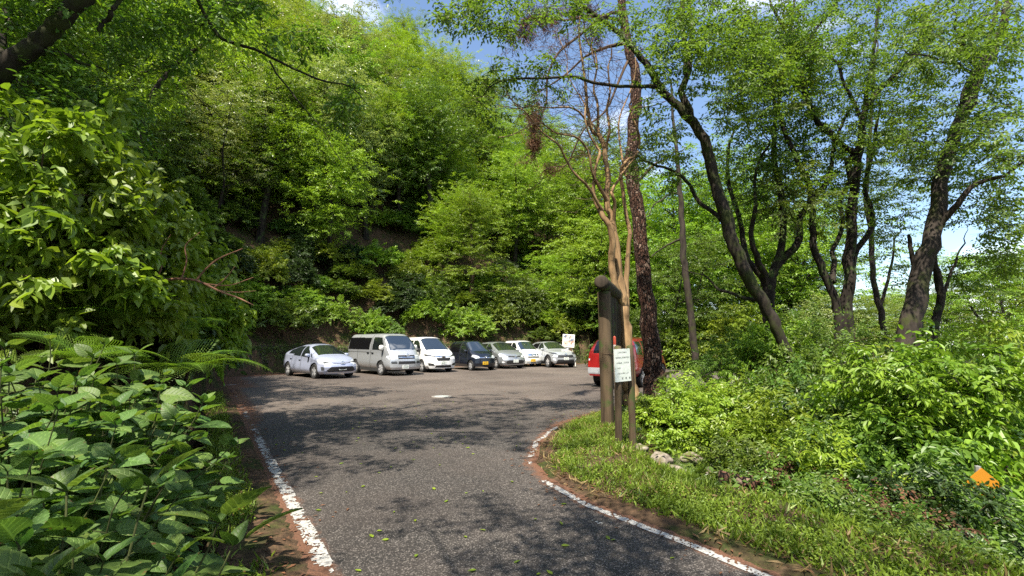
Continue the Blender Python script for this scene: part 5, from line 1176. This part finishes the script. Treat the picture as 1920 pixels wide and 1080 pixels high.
stick('fallen_branch', 'dark twig on the litter at the edge of the right verge', 'branch', [(1210, 925, 5.3), (1258, 942, 5.2)], .02, BM['dark'])
stick('root', 'pale curved root at the foot of the red-barked pine', 'root', [(1228, 715, 13.3), (1250, 700, 13.2), (1272, 696, 13.2)], .05, BM['log'])
g3 = np.random.default_rng(5)
for k in range(16):
    px, py, Y = g3.uniform(1340, 1560), g3.uniform(845, 890), g3.uniform(6.0, 7.2); e = (px + g3.uniform(-60, 60), py + g3.uniform(-35, 25), Y + g3.uniform(-.3, .3))
    stick('dead_stick', 'dead brown stick tangled in the brush pile behind the fallen log', 'stick', [(px, py, Y), e], g3.uniform(.006, .014), BM['twig']); C.collection.objects[-1]['group'] = 'dead sticks in the brush pile'
# bare reddish branch over the ferns
br = thing('bare_branch', 'leafless reddish branch reaching out over the ditch from the left bank', 'branch', at(250, 540, 5.2)); o = np.array(br.location)
mbm, mbt = MB(), MB()
def trace(mb, tr, Y):
    P, r = stem_pts(tr, Y); mb.tube(P - o, r, 6)
trace(mbm, [(235, 560, 3), (262, 542, 3), (300, 527, 2.6), (340, 523, 2.5), (375, 528, 2.2), (410, 545, 2), (450, 560, 1.5), (475, 572, .8)], 5.2)
for tr in [[(368, 526, 2), (385, 505, 1.6), (410, 485, 1.4), (455, 466, .8)], [(340, 523, 1.6), (350, 490, 1.3), (348, 460, 1), (375, 435, .6)], [(400, 540, 1.4), (420, 525, 1.2), (440, 500, .7)], [(290, 530, 1.6), (303, 500, 1.2), (302, 470, .9), (320, 440, .5)], [(385, 532, 1.4), (430, 535, 1), (475, 520, .6)], [(262, 542, 1.3), (250, 500, 1), (255, 460, .7)], [(410, 545, 1), (445, 548, .8), (480, 545, .5)]]: trace(mbt, tr, 5.2)
mbm.build('stem', BM['red'], br); mbt.build('twigs', BM['red'], br)

# ---------------------------------------------------------------- big-leaved hydrangeas on the left bank
def big_leaf(nu=20, nv=9):
    u = np.linspace(0, 1, nu)[:, None]; v = np.linspace(-1, 1, nv)[None]
    w = .36 * np.sin(np.pi * np.clip(u, 0, 1) ** .72) ** .78 * (1 - .22 * u); w = np.where(u > .86, w * (1 - (u - .86) * 2.4), w)
    ser = 1 + .05 * ((np.arange(nu)[:, None] % 2) - .5) * (np.abs(v) > .95)
    X = u + 0 * v - .05 * np.abs(v) * w; Y = w * v * ser
    Z = .20 * np.abs(v) * w - .26 * u ** 2 + .11 * u - .02 * np.cos((u * 7.5 - np.abs(v) * 1.6) * 2 * np.pi) * (np.abs(v) > .08) * (np.abs(v) < .97) - .03 * (np.abs(v) < .05)
    Z = Z - .10 * (v ** 2) * w
    V = np.stack([X, Y + 0 * u, Z], -1).reshape(-1, 3); i, j = np.meshgrid(np.arange(nu - 1), np.arange(nv - 1), indexing='ij'); q = (i * nv + j).ravel()
    return V, np.stack([q, q + nv, q + nv + 1, q + 1], 1)
BLV, BLF = big_leaf()
def place_leaf(mb, p, d, up, L, tint):
    d = unit(d); s = unit(np.cross(up, d)); n = np.cross(d, s); mb.add(p + (BLV * L) @ np.stack([d, s, n]), BLF, tint)
def hydrangea_proto(h, spread, stems, L):
    stems = int(stems * 1.5)
    wood, fol = MB(), MB()
    for s in range(stems):
        az = s * 2.4 + rng.normal(0, .3); ra = spread * math.sqrt((s + .4) / stems); e = np.array([math.cos(az) * ra, math.sin(az) * ra, h * (1 - .35 * (ra / spread) ** 2) * rng.uniform(.85, 1.08)])
        st_ = wobbly((e[0] * .15, e[1] * .15, -.15), e, 10, .02, (0, 0, .05)); wood.tube(st_, np.linspace(.005, .0025, 10), 6); rot = rng.random() * 3
        pairs = 5
        for k in range(pairs):
            f = 1 - .14 * k - (.0 if k == 0 else .03); p = st_[min(9, max(0, int(f * 9)))]; base = rot + k * math.pi / 2
            for q in (0, 1):
                a = base + q * math.pi + rng.normal(0, .2); el = rng.uniform(.0, .5) if k else rng.uniform(.35, .8); sz = L * (.55 if k == 0 else 1.0 if k < 4 else .85) * rng.uniform(.6, 1.2)
                d = np.array([math.cos(a) * math.cos(el), math.sin(a) * math.cos(el), math.sin(el) - .12 * k]); pet = .22 * sz
                wood.tube([p, p + d * pet], [.0025, .002], 4, cap=False); place_leaf(fol, p + d * pet, d, unit(np.array([rng.normal(0, .38), rng.normal(0, .38), 1])), sz, np.clip(rng.normal(.5, .25), 0, 1))
        for q in range(2):
            a = rot + q * 3.1 + .8; place_leaf(fol, st_[-1], np.array([math.cos(a) * .6, math.sin(a) * .6, .8]), np.array([-math.cos(a), -math.sin(a), .4]), L * .32, .9)
    fm = fol.build('foliage', LM['big'], smooth=True, mesh_only=True); uv_ = np.stack(np.meshgrid(np.linspace(0, 1, 20), np.linspace(-1, 1, 9), indexing='ij'), -1).reshape(-1, 2)
    at_ = fm.attributes.new('leafuv', 'FLOAT2', 'POINT'); at_.data.foreach_set('vector', np.tile(uv_, (len(fm.vertices) // 180, 1)).astype(np.float32).ravel())
    return wood.build('stem', BM['greenstem'], mesh_only=True), fm
for nm, a in (('hyd1', (.75, .45, 6, .23)), ('hyd2', (.85, .40, 5, .20)), ('hyd3', (.65, .44, 6, .175))): proto(nm, 'hydrangea_bush', SPN, hydrangea_proto(*a))
HY = [(85, 930, 1.45, 'hyd1', 'the biggest drooping leaf'), (135, 930, 1.85, 'hyd2', ''), (40, 860, 1.65, 'hyd3', ''), (110, 850, 2.0, 'hyd1', ''), (185, 860, 2.45, 'hyd3', ''), (60, 760, 2.2, 'hyd2', ''), (160, 790, 2.5, 'hyd2', ''), (215, 890, 2.75, 'hyd3', ''),
      (240, 790, 3.1, 'hyd1', ''), (250, 740, 3.0, 'hyd3', ''), (130, 700, 2.8, 'hyd1', ''), (20, 690, 2.5, 'hyd3', ''), (70, 1010, 1.6, 'hyd3', ''), (30, 1040, 1.3, 'hyd2', ''), (230, 665, 3.5, 'hyd2', ''), (90, 640, 3.2, 'hyd3', ''), (95, 1055, 1.9, 'hyd2', ''), (290, 830, 3.4, 'hyd3', ''), (265, 715, 3.9, 'hyd1', '')]
HL = ['large-leaved hydrangea nearest the viewer, bottom left, with a huge drooping leaf', 'hydrangea with long leaves just right of the nearest hydrangea', 'hydrangea cut by the left edge above the nearest hydrangea', 'broad hydrangea in the middle of the leafy mass beside the ditch', 'low hydrangea with spreading leaves close to the ditch', 'hydrangea with pale upper leaves at the left edge below the ferns', 'mid green hydrangea behind the broad one', 'small bright hydrangea sprig hanging over the ditch',
      'hydrangea at the outer edge of the bank, above the ditch wall', 'hydrangea with flat leaves under the reaching fern fronds', 'hydrangea with pale leaves below the left ferns', 'shaded hydrangea at the left edge beside brown leaves', 'dark low hydrangea at the bottom, right of the nearest one', 'dark hydrangea in the bottom left corner', 'hydrangea with light leaves right under the fern tips', 'hydrangea in front of the left fern', 'low dark hydrangea at the bottom beside the earth wall', 'outermost hydrangea leaning over the ditch', 'shaded hydrangea farthest back beside the ditch']
for (px, py, Y, key, _), lab in zip(HY, HL):
    tp = at(px, py, Y); z0 = tz(tp[0], tp[1]); hgt = {'hyd1': .75, 'hyd2': .85, 'hyd3': .65}[key]; sc = np.clip((tp[2] - z0) / hgt, .55, 1.7)
    place(key, tp[0], tp[1], 1.0 if sc < 1 else min(sc, 1.25), lab, 'hydrangea', 'hydrangeas on the left bank', LM['big'], tp[2] - hgt * (1.0 if sc < 1 else min(sc, 1.25)), None, (rng.normal(0, .08), rng.normal(0, .08)))

# ---------------------------------------------------------------- ferns
def frond_mesh(L=.85, pairs=30):
    mb = MB(); n = pairs; f = np.linspace(0, 1, 24); P = np.stack([f * L * (1 - .12 * f), 0 * f, L * (.42 * f - .52 * f ** 2.2)], 1); mb.tube(P, np.linspace(.004, .001, 24), 4, tint=.9)
    for k in range(n):
        u = .12 + .86 * k / n; i = u * 23; i0 = int(i); p = P[i0] + (P[min(i0 + 1, 23)] - P[i0]) * (i - i0); d = unit(P[min(i0 + 1, 23)] - P[max(i0 - 1, 0)])
        pl = L * .26 * math.sin(math.pi * (u * .93 + .05) ** .8) ** .9 + .012
        for sgn in (1, -1):
            s = np.array([0, sgn, 0.0]); dd = unit(s + d * .45 + [0, 0, .10]); up = unit(np.cross(d, np.array([0, 1.0, 0]))); up = up if up[2] > 0 else -up
            m = 9; q = np.arange(m) / m; bp = p + dd * (q[:, None] * pl) - np.array([0, 0, 1]) * (q[:, None] ** 2 * pl * .22)
            for s2 in (1, -1):
                ld = unit(d * s2 + dd * .55); ll = pl * .125 * (1 - .7 * q); add_leaves(mb, bp, np.tile(ld, (m, 1)), np.tile(up, (m, 1)), np.maximum(ll, .004), .55, 'diamond', .1, np.clip(np.full(m, .5) + rng.normal(0, .12), 0, 1))
            add_leaves(mb, bp[-1:], dd[None], up[None], pl * .14, .4, 'diamond', .1, [.5])
    return mb.build('frond', LM['fern'], mesh_only=True)
FR = [frond_mesh(.9, 23), frond_mesh(.75, 20)]
def fern(label, p, n, sc, az0=0, spread=6.28, el=(.05, .55), lm=None):
    root = thing('fern', label, 'fern', p, 0, 'ferns on the banks')
    for k in range(n):
        o_ = link('frond', FR[k % 2], root); a = az0 + (k + rng.random() * .6) / n * spread - spread / 2; o_.rotation_euler = (rng.normal(0, .15), -rng.uniform(*el), a); o_.scale = (sc * rng.uniform(.8, 1.15),) * 3
        if lm: o_.material_slots[0].link = 'OBJECT'; o_.material_slots[0].material = lm
for (px, py, Y, n, sc, az, spd, lab) in [(335, 655, 4.7, 11, .95, -.2, 4.6, 'large fern with long fronds reaching right over the ditch'), (165, 620, 3.9, 11, .75, 0, 5.5, 'yellow-lit fern above the pale hydrangeas'), (205, 560, 4.6, 10, 1.0, .2, 5.5, 'fern behind the yellow-lit fern, under the bare reddish branch'),
                                     (60, 570, 4.2, 9, .9, .3, 5, 'shaded fern near the left edge'), (330, 585, 5.6, 9, .9, 0, 5.5, 'fern in shade behind the reaching fronds'), (110, 520, 5.2, 9, .9, 0, 5.5, 'fern high on the bank above the yellow-lit fern')]:
    p = at(px, py, Y); z0 = max(tz(p[0], p[1]), p[2] - .25); fern(lab, (p[0], p[1], z0), n, sc, az, spd)
for (px, py, Y, n, sc, lab) in [(1292, 822, 6.75, 13, .72, 'bright upright fern right of the notice board on the right verge'), (1250, 862, 6.9, 7, .35, 'tiny dark fern growing beside the mossy rock'), (1248, 800, 7.9, 8, .6, 'fern half hidden behind the bright upright fern'), (1405, 880, 6.5, 6, .4, 'small drooping fern by the fallen log')]:
    p = at(px, py, Y); fern(lab, (p[0], p[1], tz(p[0], p[1])), n, sc, 0, 6.28, (.5, 1.1))

# ---------------------------------------------------------------- thickets: left bank and right verge
proto('thick1', 'thicket_shrub', SPN, shrub_proto(1.5, 1.1, 300, .075, .36, LM['fresh'], BM['twig'], .5, 'leaf6', .35, droop=.22))
proto('thick2', 'thicket_shrub', SPN, shrub_proto(1.7, 1.2, 300, .06, .40, LM['mid'], BM['twig'], .48, 'leaf6', .45, droop=.2))
proto('thick3', 'thicket_shrub', SPN, shrub_proto(1.9, 1.2, 240, .10, .48, LM['fresh'], BM['dark'], .44, 'leaf6', .3, droop=.3))
proto('broad', 'broad_leaved_shrub', SPN, shrub_proto(1.6, 1.0, 330, .092, .36, LM['fresh'], BM['twig'], .62, 'leaf6', .35, droop=.2))
PH = dict(thick1=1.5, thick2=1.7, thick3=1.9, broad=1.6)
def shrub_at(key, px, pytop, Y, tone, label, cat='shrub', group='thicket shrubs', wide=1.0):
    p = at(px, pytop, Y); z0 = tz(p[0], p[1]); h = max(.35, p[2] - z0); s = h / (PH[key] * 1.05); sx = min(max(s, .6), 1.15) * wide
    if s < .7:
        return place(key, p[0], p[1], .7, label, cat, group, LM[tone], p[2] - PH[key] * .72, None, (rng.normal(0, .12), rng.normal(0, .12)), 1)
    r = place(key, p[0], p[1], sx, label, cat, group, LM[tone], z0 - .05, None, (rng.normal(0, .08), rng.normal(0, .08)), s / sx)
for a in [('thick1', 1235, 735, 9.6, 'mid', 'low shrub at the foot of the pine'), ('thick2', 1290, 690, 11.5, 'fresh', 'small light shrub right of the pine foot'), ('thick1', 1330, 725, 9.4, 'fresh', 'mid-height shrub behind the bright fern'), ('thick2', 1400, 700, 10, 'mid', 'twiggy shrub below the leaning cherry foot'),
          ('thick2', 1370, 620, 12.2, 'mid', 'tall shrub left of the leaning cherry foot'), ('thick3', 1440, 600, 11.8, 'fresh', 'tall bright shrub covering the leaning cherry foot'), ('thick2', 1530, 580, 11.5, 'mid', 'tallest shrub mass under the forked dark tree'), ('thick1', 1500, 650, 10, 'mid', 'dark shrub with red-brown stems below the forked tree'),
          ('thick2', 1600, 610, 11, 'mid', 'shrub at the feet of the slim trunks'), ('thick3', 1680, 640, 9.3, 'mid', 'shrub in front of the biggest trunk'), ('thick3', 1790, 632, 12.2, 'yellow', 'yellow-lit shrub right of the biggest trunk'), ('thick3', 1870, 625, 10.6, 'yellow', 'yellow-lit shrub at the right edge'),
          ('thick3', 1640, 690, 7.2, 'fresh', 'bright shrub with drooping leaf sprays in the middle of the right thicket'), ('thick3', 1730, 690, 6.6, 'fresh', 'bright drooping shrub just right of the middle of the thicket'), ('thick3', 1720, 700, 7.2, 'yellow', 'bright layered shrub near the right edge'), ('thick1', 1815, 925, 5.0, 'mid', 'small shrub whose leaves half cover the orange sign', 'shrub', 'thicket shrubs', .55),
          ('thick1', 1450, 755, 8.4, 'mid', 'rounded shrub behind the brush pile'), ('thick2', 1540, 745, 7.9, 'mid', 'dark twiggy shrub left of the bright drooping shrubs'), ('thick3', 1590, 790, 6.6, 'mid', 'shaded shrub below the bright drooping sprays'), ('thick3', 1700, 800, 5.9, 'mid', 'wide shaded shrub in the lower thicket'),
          ('thick1', 1740, 870, 5.2, 'dark', 'dark shrub left of the orange sign'), ('thick1', 1905, 740, 11.0, 'mid', 'shrub above the orange sign at the right edge'), ('thick1', 1480, 825, 7.0, 'yellow', 'low yellow shrub over the dead sticks'), ('thick1', 1570, 870, 6.0, 'mid', 'low shrub at the edge of the grass below the thicket'),
          ('thick1', 1660, 890, 5.4, 'dark', 'dark low shrub near the bottom of the thicket'), ('thick2', 1740, 930, 5.2, 'dark', 'lowest dark shrub beside the lower road bank'), ('thick1', 1430, 815, 7.6, 'mid', 'shrub just behind the rotting log'), ('thick1', 1375, 780, 8.6, 'fresh', 'bright leafy shrub right of the bright fern'),
          ('thick1', 1200, 770, 9.4, 'dark', 'dark small shrub behind the notice posts'), ('thick2', 1910, 930, 11.5, 'fresh', 'light shrub beyond the lower road'), ('thick2', 1965, 880, 10.8, 'fresh', 'shrub beyond the lower road at the frame edge'), ('thick2', 1860, 870, 11.5, 'mid', 'shrub behind the orange sign')]:
    shrub_at(*a)
for a in [('broad', 40, 190, 4.6, 'fresh', 'broad-leaved shrub at the left edge under the mossy trunk'), ('broad', 150, 260, 5.2, 'fresh', 'broad-leaved shrub with lit top leaves below the mossy trunk'), ('broad', 250, 330, 6.4, 'fresh', 'broad-leaved shrub sloping down towards the ditch'), ('broad', 60, 330, 5.2, 'fresh', 'shaded broad-leaved shrub above the left ferns'),
          ('broad', 285, 410, 7.4, 'fresh', 'yellow-lit shrub at the lower end of the sloping bank'), ('broad', 180, 420, 6.6, 'mid', 'darker shrub behind the ferns'), ('broad', 20, 430, 5.0, 'mid', 'shrub at the left edge beside the upper ferns'), ('broad', 345, 470, 8.5, 'mid', 'shrub behind the bare reddish branch'),
          ('broad', 270, 480, 7.2, 'dark', 'dark shrub left of the bare reddish branch'), ('thick2', 300, 560, 7.5, 'dark', 'dark shrub low on the bank behind the reaching fern')]:
    shrub_at(*a, 'shrub', 'shrubs on the left bank')

# ---------------------------------------------------------------- grass, weeds, undergrowth and litter (nobody could count these)
def scatter(n, x0, x1, y0, y1, fn):
    P = np.stack([rng.uniform(x0, x1, n), rng.uniform(y0, y1, n)], 1); d = lot_d(P); k = rng.random(n) < fn(P, d); return P[k], d[k]
def on_ground(P, dz=0): return np.column_stack([P, terrain(P) + dz])
gm_ = MB()
def row(px, top, Y, key, tone):
    w = 'just behind the grass verge' if Y < 6.6 else 'in the middle of the thicket' if Y < 8.2 else 'at the back of the thicket'
    lab = f"{TONE[tone]} leafy shrub {w} {'right of' if px > 1620 else 'below' if px > 1420 else 'left of'} the forked dark tree"
    shrub_at(key, px, top, Y, tone, lab, 'shrub', lab + ', one of a clump')
for Y, top, st_ in ((8.8, 705, 58), (7.4, 752, 62), (6.4, 815, 62)):
    for px in np.arange(1400 if Y < 8 else 1310, 1930 if Y > 8 else 1730, st_):
        row(px + g3.uniform(-18, 18), top + g3.uniform(-22, 26) + (15 if px < 1450 else 0), Y + g3.uniform(-.3, .3), g3.choice(['thick1', 'thick2', 'thick3']), g3.choice(['mid', 'fresh', 'dark', 'yellow'], p=[.32, .42, .06, .2]))
for px, top, Y in ((1490, 900, 5.5), (1550, 925, 5.05), (1620, 945, 4.75), (1690, 985, 4.45), (1750, 1010, 4.25), (1740, 950, 4.9), (1490, 905, 5.05), (1540, 930, 4.65), (1610, 955, 4.35), (1680, 990, 4.05), (1750, 1018, 3.85)):
    row(px, top, Y, g3.choice(['thick1', 'thick2']), g3.choice(['dark', 'mid'], p=[.25, .75]))
for px, top, Y, w in ((1490, 878, 5.9, 'middle'), (1570, 915, 5.3, 'right'), (1660, 960, 4.7, 'far right')):
    shrub_at('thick2', px, top, Y, 'needle', f'low dry brown brush among the dead sticks, {w} patch', 'dry brush', 'dry brush patches')
def grass_p(P, d):
    h = inside(P, HILL_SIDE); c = fnoise(P[:, 0], P[:, 1], 1.6)
    right = ~h * sstep(d, .2, .5) * (1 - sstep(d, 1.15, 1.9)) * np.clip(.15 + 2.2 * (c - .28), 0, 1) * np.clip(7 / np.maximum(P[:, 1], 3), .3, 1)
    left = h * sstep(d, .28, .45) * (1 - sstep(d, .66, .78)) * np.clip(1.8 * (c - .30), 0, 1) * (P[:, 1] < 16)
    return np.maximum(right, left)
P, d = scatter(900000, -11, 9, 1.2, 15, grass_p); k = rng.permutation(len(P))[:170000]; P = P[k]; n = len(P)
add_leaves(gm_, on_ground(P, -.005), np.column_stack([rng.normal(0, .5, n), rng.normal(0, .5, n), rng.uniform(.5, 1.1, n)]), rng.normal(0, 1, (n, 3)), rng.uniform(.03, .12, n) * np.where(lot_d(P) > 1.5, 1.35, 1), .06, 'diamond', .35)
P, d = scatter(700000, -11, 9, 1.2, 15, lambda P, d: grass_p(P, d) * (fnoise(P[:, 0] + 9, P[:, 1], 1.1) > .47)); k = rng.permutation(len(P))[:60000]; P = P[k]; n = len(P)
add_leaves(gm_, on_ground(P) + np.column_stack([np.zeros((n, 2)), rng.uniform(.01, .11, n)]), np.column_stack([rng.normal(0, 1, (n, 2)), rng.normal(0, .25, n)]), np.column_stack([rng.normal(0, .35, (n, 2)), np.ones(n)]), rng.uniform(.014, .034, n), .7, 'diamond', .1)
tag(gm_.build('grass', LM['grass'], None), kind='stuff')
ds = MB(); P, d = scatter(300000, -8, 9, 1.2, 14, lambda P, d: np.clip(grass_p(P, d) * .5 + .3 * (~inside(P, HILL_SIDE)) * sstep(d, .05, .3) * (1 - sstep(d, 1.6, 2.6)), 0, 1) * (fnoise(P[:, 0] + 31, P[:, 1], 2.2) > .5)); k = rng.permutation(len(P))[:22000]; P = P[k]; n = len(P)
add_leaves(ds, on_ground(P, -.004), np.column_stack([rng.normal(0, .9, (n, 2)), rng.uniform(.1, .9, n)]), rng.normal(0, 1, (n, 3)), rng.uniform(.03, .14, n), .045, 'diamond', .3)
tag(ds.build('dry_grass', LM['straw'], None), kind='stuff')
um = MB(); P, d = scatter(340000, -36, 12, 2, 52, lambda P, d: inside(P, HILL_SIDE) * sstep(d, 1.0, 1.3) * (1 - sstep(d, 16, 24)) * np.clip(2.2 * (fnoise(P[:, 0], P[:, 1], .5) - .36) + .45 * (d < 7), 0, .9))
n = len(P); add_leaves(um, on_ground(P) + np.column_stack([np.zeros((n, 2)), rng.uniform(.02, .40, n) * rng.random(n)]), np.column_stack([rng.normal(0, 1, (n, 2)), rng.normal(-.1, .3, n)]), np.column_stack([rng.normal(0, .4, (n, 2)), np.ones(n)]), rng.uniform(.06, .13, n), .6, 'diamond', .15)
P, d = scatter(45000, 2, 16, 3.5, 26, lambda P, d: (~inside(P, HILL_SIDE)) * sstep(d, .5, 1.4) * np.clip(2.2 * (fnoise(P[:, 0], P[:, 1], .8) - .33), 0, .9) * (np.abs(P[:, 0] - 8.6) > 1.25))
n = len(P); add_leaves(um, on_ground(P) + np.column_stack([np.zeros((n, 2)), rng.uniform(.02, .30, n)]), np.column_stack([rng.normal(0, 1, (n, 2)), rng.normal(-.1, .3, n)]), np.column_stack([rng.normal(0, .4, (n, 2)), np.ones(n)]), rng.uniform(.04, .09, n), .55, 'diamond', .15)
tag(um.build('undergrowth', LM['mid'], None), kind='stuff')
# ivy and moss leaves on the walls
iv = MB()
for path, off, hmax, n, L in (([(-9.2, 16.1)] + LEFT[-1:] + BACK, .66, 1.5, 9000, .075), ([(2.5, -2.45), (0, 1.4), (-1.25, 3.5), (-9.2, 16.1)], 1.14, .95, 9000, .05)):
    c = offset_path(path, off, .05); i = rng.integers(0, len(c) - 1, n); z = hmax * rng.random(n) ** .7; keep = fnoise(c[i, 0] + c[i, 1], z, 1.4) > (.60 - .22 * z / hmax); i, z = i[keep], z[keep]; m = len(i)
    nr = unit(np.column_stack([offset_path(path, off + 1, .05)[i] - c[i], np.zeros(m)])) * -1
    add_leaves(iv, np.column_stack([c[i], z]) + nr * rng.uniform(-.08, .06, m)[:, None], np.column_stack([rng.normal(0, .7, (m, 2)), rng.normal(-.8, .4, m)]), nr + rng.normal(0, .4, (m, 3)) + [0, 0, .4], rng.uniform(.6, 1.3, m) * L, .7, 'diamond', .1)
tag(iv.build('ivy', LM['mid'], None), kind='stuff')
lt = MB(); P, d = scatter(260000, -14, 14, 1.5, 36, lambda P, d: np.where(d < .3, sstep(d, -.75, .1) ** 2, (1 - sstep(d, .6, 1.6))) * np.clip(2.4 * (fnoise(P[:, 0], P[:, 1], 1.3) - .36), 0, 1) * np.where((P[:, 1] < 8) & (d < 0), .45, 1)); k = rng.permutation(len(P))[:55000]; P = P[k]; n = len(P)
z = np.maximum(terrain(P), np.where(lot_d(P) < .24, 0, -1)) + .006
add_leaves(lt, np.column_stack([P, z + rng.uniform(0, .006, n)]), np.column_stack([rng.normal(0, 1, (n, 2)), rng.normal(0, .05, n)]), np.column_stack([rng.normal(0, .12, (n, 2)), np.ones(n)]), rng.uniform(.02, .07, n), .38, 'diamond', .05)
P = np.stack([rng.uniform(-12, 7, 1500), rng.uniform(11, 32, 1500)], 1); P = P[lot_d(P) < -.3]; n = len(P); add_leaves(lt, np.column_stack([P, np.full(n, .007)]), np.column_stack([rng.normal(0, 1, (n, 2)), np.zeros(n)]), np.column_stack([rng.normal(0, .12, (n, 2)), np.ones(n)]), rng.uniform(.03, .07, n), .5, 'diamond', -.1)
tag(lt.build('leaf_litter', LM['brown'], None), kind='stuff')
fl = MB(); P = np.stack([rng.uniform(-4, 2, 420), rng.uniform(3, 13, 420)], 1); P = P[lot_d(P) < -.15][:130]; n = len(P)
add_leaves(fl, np.column_stack([P, np.full(n, .008)]), np.column_stack([rng.normal(0, 1, (n, 2)), np.zeros(n)]), np.column_stack([rng.normal(0, .15, (n, 2)), np.ones(n)]), rng.uniform(.035, .075, n), .5, 'leaf6', -.08)
tag(fl.build('fallen_leaves', LM['yellow'], None), kind='stuff')
